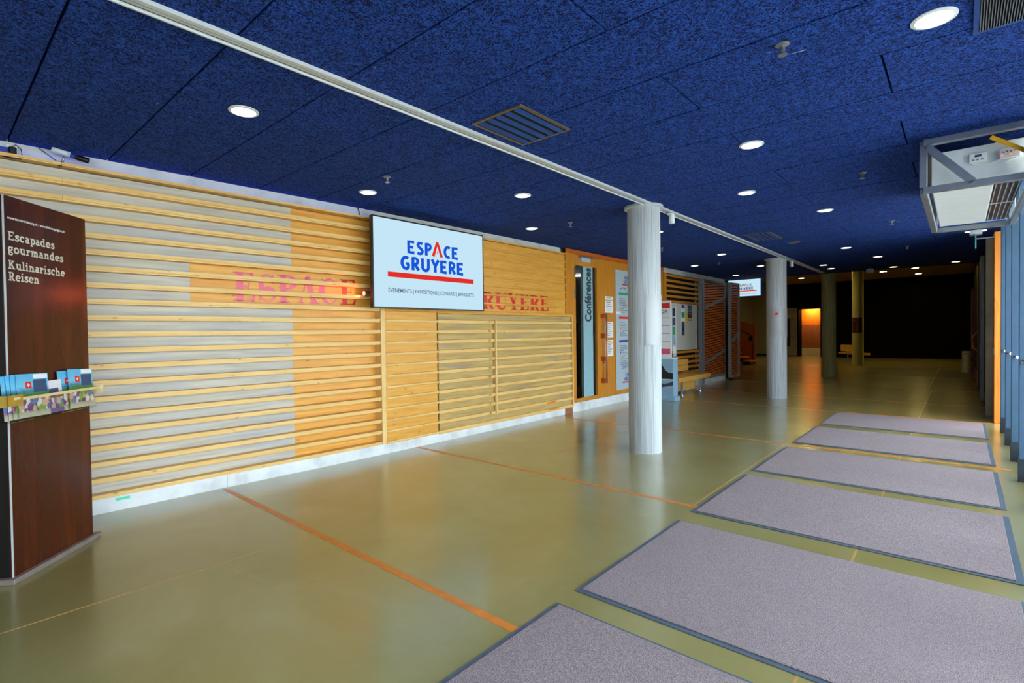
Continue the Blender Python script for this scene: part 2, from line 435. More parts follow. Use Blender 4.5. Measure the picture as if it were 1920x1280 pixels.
# heavy didone capitals
def didone(c):
    T, H = 0.21, 0.05
    if c == 'E': return rect(.1, 0, .1+T, 1)+rect(0, 0, .66, H)+rect(0, 1-H, .64, 1)+rect(.3, .48, .5, .53)+[[(.52, 0), (.66, 0), (.7, .3), (.66, .3)], [(.5, 1), (.64, 1), (.67, .73), (.63, .73)], [(.47, .36), (.5, .36), (.5, .65), (.47, .65)]]
    if c == 'S':
        p = arc(.33, .745, .21, .22, 20, 180, 8)+arc(.33, .5, .21, .06, 180, 250, 2)[1:]+[(.38, .46)]+arc(.36, .25, .22, .21, 80, -90, 8)+arc(.34, .25, .24, .21, -90, -165, 5)[1:]
        n = len(p)-1
        return stroke(p, [H+.17*math.exp(-((i/n-.45)/.16)**2) for i in range(n+1)])+rect(.5, .66, .54, .98)+rect(.06, .02, .1, .34)
    if c in 'PR':
        g = rect(.1, 0, .1+T, 1)+rect(0, 0, .42, H)+rect(0, 1-H, .36, 1)
        b = arc(.34, .745, .25, .23, 90, -90, 10); g += stroke(b, varw(10, H, T))+rect(.3, .49, .36, .54)
        if c == 'R': g = rect(.1, 0, .1+T, 1)+rect(0, 0, .38, H)+rect(0, 1-H, .36, 1)+stroke(b, varw(10, H, T))+rect(.3, .49, .36, .54)+stroke([(.36, .5), (.48, .42), (.56, .12), (.64, .03), (.74, .06)], [H, .16, .2, .12, .04])
        return g
    if c == 'A': return stroke([(.1, 0), (.36, 1)], H)+stroke([(.36, 1), (.62, 0)], T)+rect(.2, .3, .5, .35)+rect(0, 0, .24, H)+rect(.42, 0, .82, H)
    if c in 'CG':
        p = arc(.4, .5, .33, .47, 40, 320, 16)
        g = stroke(p, [H+.17*math.exp(-((i/16-.5)/.2)**2) for i in range(17)])+rect(.64, .66, .68, .98)
        if c == 'G': g += rect(.52, .02, .7, .4)+rect(.44, .38, .78, .43)
        return g
    if c == 'U': return rect(.1, .28, .1+T, 1)+rect(0, 1-H, .4, 1)+rect(.56, 1-H, .84, 1)+rect(.68, .28, .72, 1)+stroke(arc(.455, .3, .25, .27, 180, 360, 10), [T]+[T-(T-H)*i/9 for i in range(10)])
    if c == 'Y': return stroke([(.14, 1), (.4, .46)], T)+stroke([(.66, 1), (.42, .46)], H)+rect(.32, 0, .53, .48)+rect(0, 1-H, .34, 1)+rect(.52, 1-H, .8, 1)+rect(.22, 0, .64, H)
    return []
# chunky flared sans capitals of the logo
def flare(c, w=0.235):
    if c == 'E': return stroke([(.1, 1), (.1, 0)], w)+stroke([(.1, .92), (.55, .92)], [w*.8, w])+stroke([(.1, .5), (.48, .5)], [w*.8, w])+stroke([(.1, .09), (.56, .07)], [w*.8, w*1.05])
    if c == 'S': return stroke([(.5, .88), (.36, .93), (.2, .9), (.12, .76), (.2, .6), (.4, .46), (.5, .3), (.44, .12), (.28, .06), (.06, .1)], [w, w*.9]+[w]*6+[w*.9, w])
    if c in 'PR':
        g = stroke([(.12, 1), (.12, 0)], w)+stroke([(.1, .93), (.34, .92), (.47, .84), (.5, .72), (.46, .58), (.34, .48), (.14, .46)], w*.9)
        if c == 'R': g += stroke([(.28, .48), (.56, .03)], [w*.9, w*1.1])
        return g
    if c in 'CG':
        g = stroke(arc(.4, .5, .3, .42, 55, 300, 14), w)
        if c == 'G': g += stroke([(.56, .08), (.6, .44)], w)+stroke([(.38, .46), (.68, .46)], w*.8)
        return g
    if c == 'U': return stroke([(.12, 1), (.12, .36)]+arc(.36, .34, .24, .27, 180, 360, 10)+[(.6, .36), (.6, 1)], w)
    if c == 'Y': return stroke([(.06, 1), (.33, .5)], w)+stroke([(.62, 1), (.33, .5)], w)+stroke([(.33, .55), (.33, 0)], w)
    if c == 'A': return stroke([(.02, 0), (.4, 1.22)], [w*1.05, w*.8])+stroke([(.4, 1.22), (.78, 0)], [w*.8, w*1.05])+[[(.34, .3), (.46, .3), (.4, .48)]]
    return []
# slab-serif letters, x-height .7, cap 1
def slab(c):
    w = .185; s = .13
    X = .7
    def sl(x, y, half=.14): return rect(x-half, y, x+half, y+s)
    D = {
     'E': lambda: rect(.1, 0, .25, 1)+rect(0, 0, .66, s)+rect(0, 1-s, .64, 1)+rect(.2, .46, .5, .46+s)+rect(.58, 0, .68, .26)+rect(.56, .76, .66, 1),
     's': lambda: stroke([(.42, .56), (.26, .63), (.12, .54), (.16, .43), (.36, .31), (.44, .19), (.34, .07), (.18, .06), (.05, .13)], w*.95)+rect(.38, .46, .48, .7)+rect(0, 0, .1, .22),
     'c': lambda: stroke(arc(.3, .35, .23, .29, 50, 310, 12), w)+rect(.4, .44, .52, .68),
     'a': lambda: stroke([(.1, .58), (.24, .63), (.36, .58), (.4, .46), (.4, .12)], w*.9)+stroke([(.4, .4), (.22, .38), (.1, .28), (.1, .14), (.22, .06), (.4, .16)], w*.85)+rect(.34, 0, .56, s),
     'p': lambda: rect(.1, -.28, .25, .7)+sl(.17, -.28, .17)+rect(0, .7-s, .2, .7)+stroke(arc(.32, .35, .22, .29, 120, -120, 12), w),
     'd': lambda: rect(.38, 0, .53, 1)+rect(.28, 1-s, .5, 1)+rect(.45, 0, .63, s)+stroke(arc(.3, .35, .22, .29, 60, 300, 12), w),
     'e': lambda: stroke(arc(.3, .35, .23, .29, 0, 315, 14), w*.95)+rect(.1, .31, .55, .41),
     'g': lambda: stroke(arc(.27, .46, .19, .19, 0, 360, 14), w*.9)+rect(.4, .6, .58, .7)+stroke([(.14, .28), (.1, .17), (.2, .09), (.42, .06), (.5, -.06), (.42, -.2), (.22, -.22), (.08, -.14), (.1, -.02), (.24, .06)], w*.7),
     'o': lambda: stroke(arc(.31, .35, .23, .29, 0, 360, 16), w),
     'u': lambda: stroke([(.17, .7), (.17, .22), (.27, .08), (.4, .1), (.47, .18)], w)+rect(.42, 0, .57, .7)+rect(.5, 0, .68, s)+rect(0, .7-s, .2, .7)+rect(.3, .7-s, .5, .7),
     'r': lambda: rect(.1, 0, .25, .7)+sl(.18, 0, .18)+rect(0, .7-s, .2, .7)+stroke([(.2, .46), (.3, .6), (.46, .6)], w)+rect(.4, .44, .5, .66),
     'n': lambda: rect(.1, 0, .25, .7)+sl(.17, 0, .17)+rect(0, .7-s, .2, .7)+stroke([(.2, .5), (.32, .62), (.46, .58), (.51, .44), (.51, 0)], w)+sl(.52, 0, .16),
     'm': lambda: rect(.1, 0, .25, .7)+sl(.17, 0, .15)+rect(0, .7-s, .2, .7)+stroke([(.2, .5), (.32, .62), (.42, .58), (.47, .44), (.47, 0)], w)+sl(.48, 0, .13)+stroke([(.48, .5), (.6, .62), (.7, .58), (.75, .44), (.75, 0)], w)+sl(.77, 0, .15),
     'K': lambda: rect(.1, 0, .26, 1)+sl(.18, 0, .18)+sl(.18, 1-s, .18)+stroke([(.24, .42), (.56, .95)], w)+stroke([(.36, .55), (.62, .05)], w)+sl(.58, 1-s, .14)+sl(.64, 0, .15),
     'R': lambda: rect(.1, 0, .26, 1)+sl(.18, 0, .18)+rect(0, 1-s, .3, 1)+stroke(arc(.34, .7, .2, .235, 90, -90, 8), w)+rect(.2, 1-s-.02, .36, 1)+rect(.2, .4, .38, .53)+stroke([(.34, .46), (.58, .05)], w)+sl(.62, 0, .13),
     'l': lambda: rect(.1, 0, .25, 1)+sl(.18, 0, .18)+rect(0, 1-s, .2, 1),
     'i': lambda: rect(.1, 0, .25, .7)+sl(.18, 0, .18)+rect(0, .7-s, .2, .7)+rect(.09, .82, .26, .98),
     'h': lambda: rect(.1, 0, .25, 1)+sl(.17, 0, .17)+rect(0, 1-s, .2, 1)+stroke([(.2, .5), (.32, .62), (.46, .58), (.51, .44), (.51, 0)], w)+sl(.52, 0, .16),
    }
    W = {'E': .74, 's': .54, 'c': .58, 'a': .6, 'p': .62, 'd': .68, 'e': .62, 'g': .62, 'o': .66, 'u': .72, 'r': .54, 'n': .74, 'm': .98, 'K': .86, 'R': .8, 'l': .4, 'i': .4, 'h': .74}
    return D[c](), W[c]
def slab_text(txt, size):
    out = []; x = 0
    for c in txt:
        g, w = slab(c); out += [[((x+p[0])*size, p[1]*size) for p in q] for q in g]; x += w+.03
    return out, x*size
def font_text(name, txt, size, o, u, v, mat, parent=None, local=False, width=None, bold=0.0, center=False):
    """print set in Blender's own typeface, fitted to a width"""
    cu = bpy.data.curves.new('t', 'FONT'); cu.body = txt; cu.size = size; cu.offset = bold; cu.resolution_u = 3
    ob = bpy.data.objects.new('t', cu); COL.objects.link(ob)
    dg = bpy.context.evaluated_depsgraph_get(); me = bpy.data.meshes.new_from_object(ob.evaluated_get(dg))
    bpy.data.objects.remove(ob); bpy.data.curves.remove(cu)
    xs = [q.co.x for q in me.vertices]; x0, x1 = min(xs), max(xs)
    k = (width/(x1-x0)) if width else 1.0
    o, u, v = Vector(o), Vector(u), Vector(v); sh = -(x1-x0)*k/2 if center else 0
    vs = [o+u*((q.co.x-x0)*k+sh)+v*q.co.y for q in me.vertices]
    fs = [tuple(p.vertices) for p in me.polygons]; bpy.data.meshes.remove(me)
    return mesh(name, vs, fs, mat, parent, local)

FX = -5.46      # face of the left wall
RX = FX-0.115   # recessed boards of the first panel
CZ = 3.05       # ceiling
Y16 = 16.6      # end of the blue ceiling
FZ = 4.0        # ceiling of the hall behind
BACK = -5.0
FAR = 32.0

# ------------------------------------------------------------------ setting: floor
flo = box('floor', -9.2, 0.95, BACK, FAR+2.5, -0.1, 0.0, 'floor'); tag(flo, 'polished olive green concrete floor with orange joint strips', 'floor', kind='structure')
for y, x0, x1, w in ((1.945, FX, 0.4, .055), (4.315, FX, 0.4, .05), (7.44, FX, 0.4, .05), (10.88, FX, 0.4, .05), (13.0, FX, 0.4, .05), (15.9, FX, 0.4, .05), (20.0, -9, 0.3, .05), (24.0, -9, 0.3, .05)):
    box('joint_strip', x0, x1, y-w/2, y+w/2, -0.004, 0.0012, 'strip', flo)
for x, y0, y1 in ((-3.70, BACK, 1.92), (-3.80, 4.34, 7.41), (-1.74, 4.34, 7.41), (-0.533, BACK, 16), (-0.6, 16, 28)):
    box('joint_line', x-.007, x+.007, y0, y1, -0.004, 0.001, 'joint', flo)
pv = box('pavement', 0.95, 60, -40, 60, -0.25, -0.05, 'pavement'); tag(pv, 'pale paving outside the glass front', 'pavement', kind='structure')

# ------------------------------------------------------------------ setting: ceiling
cei = box('ceiling', -6.3, 1.2, BACK, Y16, CZ+.045, CZ+.3, 'dark'); tag(cei, 'dark blue wood wool panel ceiling', 'ceiling', kind='structure')
PITCH_Y = 0.6275; JX = (-0.345, 2.065)
r0 = int((BACK-0.48)/PITCH_Y)-1
GAP = 0.013
for r in range(r0, 27):
    y0 = 0.48+r*PITCH_Y; y1 = y0+PITCH_Y
    if y1 < BACK or y0 >= Y16-0.05: continue
    ya, yb = max(y0, BACK)+GAP/2, min(y1, Y16)-GAP/2
    js = [-0.345-2.065*k for k in range(-1, 4)] if r % 2 else [-1.38-2.065*k for k in range(-1, 3)]
    js = sorted([j for j in js if -5.5 < j < 0.85])
    ed = [-6.2]+js+[0.9]
    for a, b in zip(ed[:-1], ed[1:]):
        dz = random.uniform(-.0015, .0015)
        box('ceiling_panel', a+GAP/2, b-GAP/2, ya, yb, CZ+dz, CZ+.04+dz, 'woodwool', cei)
hc = box('ceiling', -9.4, 1.2, Y16, FAR+.3, FZ, FZ+.2, 'tan_ceiling'); tag(hc, 'tan plaster ceiling of the hall beyond', 'ceiling', kind='structure')
bk = box('trim_1', -9.4, 1.2, Y16, Y16+.12, CZ, FZ+.1, 'dark_wall'); tag(bk, 'dark bulkhead where the blue ceiling ends', 'trim', kind='structure')

# ------------------------------------------------------------------ setting: left wall with its cladding
WB = FX-0.16
wl = box('wall_left', WB-.25, WB, 3.80, 7.96, 0, CZ+.05, 'concrete'); tag(wl, 'left wall clad in horizontal spruce boards and slats', 'wall', kind='structure')
wfr = thing('wall_left_front', 'boarded left wall with deep slats like shelves, slightly turned', 'wall', (FX, 3.8, 0), -0.030); tag(wfr, kind='structure')
box('concrete_wall', WB-.25, WB, BACK-.3, 3.80, 0, CZ+.05, 'concrete', wfr)
wlb = box('wall_left_back', WB-.25, WB, 8.9, 16.2, 0, CZ+.05, 'concrete'); tag(wlb, 'left wall behind the oak panelling', 'wall', kind='structure')
bl = thing('baseboard_left', 'pale concrete base under the boarded wall', 'baseboard', (FX, 3.8, 0), -0.030); tag(bl, kind='structure')
box('base_block', WB, FX, BACK-.3, 1.98, 0, 0.125, 'base_concrete', bl); box('base_block', WB, FX, 1.983, 3.80, 0, 0.125, 'base_concrete', bl)
bl1 = box('baseboard_left', WB, FX, 3.80, 7.72, 0, 0.125, 'base_concrete'); tag(bl1, 'pale concrete base under the flush boards', 'baseboard', kind='structure')
bl2 = box('baseboard_left', WB, FX-.01, 7.96, 16.2, 0, 0.17, 'base_concrete'); tag(bl2, 'pale concrete base under the oak door', 'baseboard', kind='structure')
box('concrete_band', WB, RX+.03, BACK-.3, 3.80, 2.925, CZ+.03, 'concrete', wfr); box('concrete_band', WB, RX+.03, 3.80, 5.2, 2.925, CZ+.03, 'concrete', wl); box('concrete_band', WB, RX+.03, 5.204, 7.75, 2.925, CZ+.03, 'concrete', wl)
SP = 0.1396; Z0 = 0.1384
SLAT_H = 0.046
def zs(k): return Z0+SP*k
# first panel: deep slats like shelves, grey boards between them
def slat_profile():
    x0, x1 = RX-.02, FX+.006
    return [(x0, -.02), (x1-.012, -.02), (x1-.012, -.006), (x1, -.006), (x1, .024), (x0, .024)]
SEAMS = (BACK-.2, 0.79, 3.77)
for k in range(0, 21):
    z = zs(k)
    for a, b in zip(SEAMS[:-1], SEAMS[1:]):
        p = [(q[0], z+q[1]*(.5 if k == 20 else 1)) for q in slat_profile()]
        prism('slat', p, 'Y', a+.001, b-.001, 'slat', wfr)
    if k == 20: break
    za, zb = z+.024, z+SP-.02
    end = 2.71
    if k in (12, 13, 14): end = 1.72
    if k in (14,): end = 1.72
    box('board', RX-.03, RX, end, 3.77, za-.003, zb+.003, 'board', wfr)
    if k == 13: end_g = 1.72
    box('grey_board', RX-.03, RX+.028, SEAMS[0], end-.002, za+.001, zb-.001, 'grey_board', wfr)
# upright between the panels
up = box('upright', RX-.03, FX+.012, 3.772, 3.838, 0.125, 2.94, 'batten', wl, bev=.003)
# second panel: flush boards with shallow ledges
for k in range(0, 21):
    z = zs(k)
    yl, yr = 3.838, 7.955 if k <= 12 else 7.76
    if k == 20:
        prism('slat', [(RX, z-.01), (FX+.012, z-.01), (FX+.012, z+.012), (RX, z+.012)], 'Y', yl+.001, yr, 'board', wl); break
    ys = 4.70 if k <= 12 else yr
    prism('slat', [(RX, z-.018), (FX+.008, z-.018), (FX+.016, z-.006), (FX+.016, z+.012), (FX-.002, z+.018), (RX, z+.018)], 'Y', yl+.001, ys, 'slat' if k < 12 else 'board', wl)
    if k <= 12: prism('slat', [(RX, z-.03), (FX+.014, z-.03), (FX+.02, z-.024), (FX+.02, z+.018), (FX-.002, z+.024), (RX, z+.024)], 'Y', ys+.001, yr, 'slat' if k < 12 else 'board', wl)
    if k == 20: break
    za, zb = z+.018, z+SP-.018
    if k <= 11:
        box('board', FX-.05, FX-.004, yl, 4.69, za, zb, 'board', wl)
        box('olive_board', FX-.06, FX-.012, 4.722, 7.93, za+.005, zb-.013, 'olive_board', wl)
    else:
        box('board', FX-.05, FX-.004, yl, 7.76, za, zb, 'board', wl)
for k in range(1, 12):
    box('slat_end', FX-.01, FX+.02, 5.70, 5.745, zs(k)-.014, zs(k)+.012, 'batten', wl)
box('batten', FX, FX+.04, 5.838, 5.868, 0.25, 1.71, 'batten', wl, bev=.003)
box('batten', FX-.04, FX+.036, 7.932, 7.962, 0.13, 1.82, 'batten', wl, bev=.003)
box('skirt_foot', WB, FX+.01, 7.725, 7.955, 0.0, 0.125, 'foot_wood', wl)
M['led_blue'] = emit('blue_led', (40, 40, 255), 5.0)
ls = box('led_carrier', RX+.032, RX+.046, -3.0, 3.70, zs(20)+.0125, zs(20)+.016, 'white', wfr); box('led_strip', RX+.034, RX+.044, -3.0, 3.70, zs(20)+.0161, zs(20)+.019, 'led_blue', wfr)  # unseen strip, added to give the blue glow along the ceiling edge
# painted letters on the boards
def wall_word(word, y0, y1, z0, z1, x, mats, adv, par):
    tot = sum(adv[c] for c in word); sc = (y1-y0)/tot; y = y0
    for i, c in enumerate(word):
        polys = [[(p[0], p[1]) for p in q] for q in didone(c)]
        place2d('letter', polys, (x, y, z0), (0, sc, 0), (0, 0, z1-z0), mats[i], par)
        y += adv[c]*sc
ADV = {'E': .76, 'S': .68, 'P': .72, 'A': .84, 'C': .8, 'G': .86, 'R': .82, 'U': .88, 'Y': .84}
wall_word('ESPACE', 2.115, 3.53, 1.865, 2.168, RX+.0015, ['pink_red']*5+['red'], ADV, wfr)  # all but the last letter carry the pink sheen in their colour
wall_word('GRUYERE', 5.30, 7.28, 1.875, 2.135, FX-.002, ['red']*7, ADV, wl)
# cable on the band
tube('band_cable', [(RX+.04, 3.56, 2.9), (RX+.04, 3.55, 3.0), (RX+.042, 3.53, CZ)],     .006, 'dark_grey', wfr)
for y0, y1, z in ((7.15, 7.42, zs(1)-.02), (7.2, 7.5, zs(0)-.004)): box('repair_patch', FX+.02, FX+.0206, y0, y1, z, z+.03, 'strip', wl)
gt = box('floor_tape', FX, FX+.001, 1.09, 1.19, 0.085, 0.11, 'green_tape', bl)

# ------------------------------------------------------------------ conference door in its oak wall
dw = thing('door_1', 'honey oak conference door and panelling with tall glass slot', 'door', (FX, 7.96, 0)); tag(dw, kind='structure')
D0, D1 = FX-.05, FX
box('jamb', D0, D1+.01, 7.765, 7.96, 1.83, CZ-.02, 'door_wood', dw)
box('jamb', D0, D1+.01, 7.962, 8.06, 0.18, CZ-.09, 'door_wood', dw)
box('header', D0, D1+.02, 7.765, 11.88, CZ-.085, CZ-.012, 'door_edge', dw)
leaf = box('leaf', D0, D1, 8.065, 8.105, 0.18, CZ-.09, 'door_wood', dw)
box('leaf_stile', D0, D1, 8.855, 9.12, 0.18, CZ-.09, 'door_wood', dw)
box('leaf_rail', D0, D1, 8.105, 8.855, 0.18, 0.245, 'door_wood', dw)
box('leaf_rail', D0, D1, 8.105, 8.855, 2.765, CZ-.09, 'door_wood', dw)
gl = box('glass_slot', D1-.035, D1-.03, 8.105, 8.855, 0.245, 2.765, 'glass', dw)
box('frosted_strip', D1-.029, D1-.026, 8.40, 8.735, 0.245, 2.765, 'frost', dw)
font_text('lettering', 'Conférences', 0.30, (D1-.0255, 8.67, 1.70), (0, 0, 1), (0, -1, 0), 'dark_grey', dw, width=1.05, bold=.012)
for y0, y1 in ((9.122, 9.56), (9.562, 10.6), (10.602, 11.88)):
    box('oak_panel', D0, D1-.002, y0+.002, y1-.002, 0.18, CZ-.09, 'door_wood', dw)
box('hinge', D1, D1+.02, 8.045, 8.075, 2.55, 2.72, 'steel', dw); box('hinge', D1, D1+.02, 8.045, 8.075, 2.14, 2.3, 'steel', dw)
dc = box('door_closer', D1, D1+.07, 8.22, 8.52, 2.83, 2.91, 'alu', dw); box('closer_arm', D1+.02, D1+.06, 8.2, 8.75, 2.915, 2.94, 'steel', dc)
# pull handle
ph = tube('pull_handle', [(D1+.09, 9.06, 0.47), (D1+.09, 9.06, 1.87)], .02, 'copper_bar', dw)
for z in (0.52, 0.96, 1.42, 1.82): box('handle_bracket', D1, D1+.085, 8.98, 9.04, z-.045, z+.045, 'orange_handle', ph)
lathe('lock', [(0.02, 0), (0.02, .02), (0.0, .022)], 'chrome', (D1, 9.06, 0.88), dw, axis='X', n=12)
# dark conference room behind the glass
cr = thing('wall_room', 'conference room shell behind the glass slot', 'wall', (WB-2, 8.5, 0)); tag(cr, kind='structure')
box('room_wall', WB-2.6, WB-2.5, 6.9, 12.2, 0, CZ, 'grey_wall', cr); box('room_wall', WB-2.5, WB-.25, 6.9, 7.0, 0, CZ, 'grey_wall', cr); box('room_wall', WB-2.5, WB-.25, 12.1, 12.2, 0, CZ, 'grey_wall', cr)
box('room_ceiling', WB-2.6, WB-.1, 6.9, 12.2, CZ+.05, CZ+.15, 'whiteboard', cr); box('dado', WB-2.5, WB-2.48, 7.0, 12.1, 0, 1.75, 'dark', cr)  # dark sheet covers the lower part of the back wall
lathe('room_lamp', [(0, 0), (.1, 0), (.1, .02), (0, .02)], 'lamp', (WB-1.0, 9.6, CZ+.02), cr, n=20, smooth=False)  # lamp added to light the unseen room behind the glass

# ------------------------------------------------------------------ right glass front
FRX = 0.42
fins = [10.03-1.02*i for i in range(15)]
for i, y in enumerate(fins):
    w = thing('window_%d' % (i+1), 'blue steel fin and glazed bay of the entrance front', 'window', (FRX, y, 0)); tag(w, kind='structure')
    f = box('fin', FRX, FRX+.30, y-.03, y+.03, 0.02, CZ, 'blue_steel', w, bev=.004)
    box('fin_shoe', FRX-.004, FRX+.30, y-.036, y+.036, 0.0, 0.22, 'dark_shoe', f)
    if y-1.02 > BACK:
        box('pane', FRX+.24, FRX+.25, y-.99, y-.03, 0.12, CZ-.06, 'glass', w)
        box('sill', FRX+.20, FRX+.29, y-.99, y-.03, 0.0, 0.12, 'blue_steel', w); box('head', FRX+.20, FRX+.29, y-.99, y-.03, CZ-.06, CZ, 'blue_steel', w)
    if i < 5:
        h = lathe('knob', [(0.012, 0), (0.012, .04), (0.024, .045), (0.024, .075), (0.0, .08)], 'chrome', (FRX+.03, y-.03, 1.16), w, axis='Y', n=14)
        h.rotation_euler = (0, 0, math.pi)
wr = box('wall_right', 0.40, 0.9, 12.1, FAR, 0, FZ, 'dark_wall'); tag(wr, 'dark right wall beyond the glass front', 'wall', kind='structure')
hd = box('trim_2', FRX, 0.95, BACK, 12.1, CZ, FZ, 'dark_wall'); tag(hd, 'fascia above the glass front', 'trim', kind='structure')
wbk = box('wall_back', -6.0, 1.0, BACK-.2, BACK, 0, CZ+.3, 'concrete'); tag(wbk, 'wall behind the entrance', 'wall', kind='structure')
# timber jamb, concrete pier
t3 = box('trim_3', 0.385, 0.72, 10.95, 11.45, 0.0, 2.97, 'jamb_wood', bev=.004); tag(t3, 'orange pine jamb post beside the blue fins', 'jamb', kind='structure')
box('door_plate', 0.375, 0.385, 11.0, 11.06, 1.06, 1.16, 'white', t3)
t4 = box('trim_4', 0.315, 0.75, 11.86, 12.1, 0.0, 2.98, 'pier'); tag(t4, 'grey concrete pier behind the pine jamb', 'pier', kind='structure')
t5 = box('trim_5', 0.5, 0.95, 11.45, 11.86, 0.0, CZ, 'dark_wall'); tag(t5, 'dark panel between jamb and pier', 'trim', kind='structure')
ar = box('closer_rod', 0.17, 0.39, 10.97, 10.99, 2.88, 2.9, 'steel'); tag(ar, 'thin steel rod sticking out above the pine jamb', 'rod')
# open dark doors
for i, (y, m, zt) in enumerate(((13.5, 'dark_grey', 2.87), (15.8, 'red_door', 2.95))):
    d = thing('door_%d' % (i+2), ('charcoal steel door standing open past the concrete pier', 'red-brown wooden door further down the right wall')[i], 'door', (0.28, y, 0)); tag(d, kind='structure')
    box('leaf', 0.285, 0.33, y, y+1.05, 0.08, zt, m, d)
    box('leaf_edge', 0.28, 0.335, y-.03, y, 0.08, zt, 'steel_frame' if i == 0 else 'dark_grey', d)
    if i == 0: box('lock_plate', 0.272, 0.28, y-.03, y, 0.95, 1.2, 'steel', d)
    else: tube('pull_handle', [(0.285, y+.25, 0.95), (0.2, y+.27, 1.02), (0.19, y+.3, 1.25), (0.285, y+.35, 1.4)], .02, 'gold', d)
d = thing('door_4', 'far red-brown door leaf on the dark right wall', 'door', (0.3, 19.5, 0)); tag(d, kind='structure')
box('leaf', 0.22, 0.3, 19.5, 20.6, 0.05, 2.6, 'red_door', d)

# ------------------------------------------------------------------ hall beyond
wf = thing('wall_far', 'dark end wall of the hall', 'wall', (0, FAR, 0)); tag(wf, kind='structure')
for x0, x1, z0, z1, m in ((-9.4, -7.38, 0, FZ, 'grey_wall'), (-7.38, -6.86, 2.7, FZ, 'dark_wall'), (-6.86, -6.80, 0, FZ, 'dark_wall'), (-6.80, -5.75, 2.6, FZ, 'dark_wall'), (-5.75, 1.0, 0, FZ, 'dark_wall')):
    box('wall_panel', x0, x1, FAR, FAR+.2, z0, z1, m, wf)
box('wall_panel', -7.6, -6.8, FAR+.2, FAR+.3, 0, 3, 'dark_wall', wf); box('wall_panel', -7.0, -5.6, FAR+2.22, FAR+2.3, 0, 3, 'dark_wall', wf)
wlf = box('wall_left_far', -9.4, -9.2, 16.4, FAR, 0, FZ, 'grey_wall'); tag(wlf, 'left wall of the hall beyond', 'wall', kind='structure')
wrt = box('wall_return', -9.4, WB, 16.2, 16.45, 0, FZ, 'dark_wall'); tag(wrt, 'return wall behind the slatted gate', 'wall', kind='structure')
box('door_reveal', WB-.1, WB+.05, 16.46, 17.3, 0, CZ-.05, 'dark', wrt); box('door_reveal', WB, FX-.04, 16.2, 16.45, 0, CZ-.05, 'dark', wrt)  # black panels stand in for the darkness of the opening
bf = box('baseboard_far', -9.2, -7.4, FAR-.02, FAR, 0, .12, 'dark'); tag(bf, 'black skirting of the grey end wall', 'baseboard', kind='structure')
# lift
lf = thing('lift_door', 'brushed steel lift front with a narrow dark window slot', 'lift', (-7.12, FAR, 0))
box('front', -7.375, -6.865, FAR-.06, FAR, 0.05, 2.69, 'steel', lf); box('window_slot', -7.36, -7.2, FAR-.07, FAR-.058, 0.55, 2.1, 'black', lf); box('lintel_light', -7.36, -6.88, FAR-.075, FAR-.06, 2.2, 2.3, 'gold', lf)
# lit room opening
rm = thing('door_5', 'lit doorway showing an orange timber wall', 'door', (-6.28, FAR, 0)); tag(rm, kind='structure')
box('side', -6.86, -6.80, FAR+.2, FAR+2.2, 0, 2.7, 'dark_wall', rm); box('side', -5.75, -5.69, FAR+.2, FAR+2.2, 0, 2.7, 'dark_wall', rm)
for k, (za, zb, m) in enumerate(((0.0, .45, 'whiteboard'), (.46, .75, 'foot_wood'), (.76, 1.7, 'foot_wood'), (1.71, 2.7, 'jamb_wood'))):
    box('timber_panel', -6.8, -5.75, FAR+.75, FAR+.85, za, zb, m, rm)
box('soffit', -6.86, -5.69, FAR+.2, FAR+2.2, 2.7, 2.8, 'dark_wall', rm)
box('ceiling_lamp', -6.6, -5.95, FAR+.3, FAR+.55, 2.66, 2.69, 'lamp_room', rm)

# ------------------------------------------------------------------ columns
def column(x, y, top, mat, label, sleeve=None, star=False, r=0.2):
    c = thing('concrete_column', label, 'column', (x, y, 0))
    lathe('shaft', [(r, 0), (r, top)], mat, (x, y, 0), c, n=64)
    lathe('collar', [(r, top-.035), (r+.035, top-.03), (r+.035, top-.001)], 'alu' if top < 3.2 else mat, (x, y, 0), c, n=64)
    if sleeve:
        m, a0, a1 = sleeve; z0, z1 = 1.33, 1.945; n = 24; R = r+.008
        vs = []; fs = []
        for rr in (R, R-.006):
            for z in (z0, z1):
                for i in range(n+1):
                    a = math.radians(a0+(a1-a0)*i/n); vs.append((x+rr*math.cos(a), y+rr*math.sin(a), z))
        s = n+1
        for i in range(n):
            fs += [(i, i+1, s+i+1, s+i), (2*s+i, 3*s+i, 3*s+i+1, 2*s+i+1), (s+i, s+i+1, 3*s+i+1, 3*s+i), (i, 2*s+i, 2*s+i+1, i+1)]
        fs += [(0, s, 3*s, 2*s), (n, 2*s+n, 3*s+n, s+n)]
        sl = mesh('sleeve', vs, fs, m, c, smooth=False)
        if star:
            am = math.radians(a0+(a1-a0)*0.3); cx, cy = x+(R+.003)*math.cos(am), y+(R+.003)*math.sin(am)
            u = Vector((-math.sin(am), math.cos(am), 0)); polys = []
            for i in range(5):
                t = math.radians(90+72*i+8); polys.append([(0.018*math.cos(t-.7), .018*math.sin(t-.7)), (0.055*math.cos(t), .055*math.sin(t)), (0.018*math.cos(t+.7), .018*math.sin(t+.7)), (0, 0)])
            place2d('red_star', polys, (cx, cy, 1.84), u, (0, 0, 1), 'red', sl)
    return c
# bearings seen from the entrance: the sleeve wraps the side facing the front
column(-2.99, 5.96, CZ, 'column', 'pale concrete column with plain white metal sleeve beside the oak conference door', ('sleeve', -60, 40))
column(-3.06, 12.36, CZ, 'column', 'pale concrete column with a red-starred metal sleeve before the lift wall', ('sleeve', -114, 15), True)
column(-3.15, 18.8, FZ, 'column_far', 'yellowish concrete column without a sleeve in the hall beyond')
column(-3.19, 25.2, FZ, 'column_far', 'yellowish concrete column with bronze sleeve in front of a bench', ('brass_sleeve', -150, -40), True)

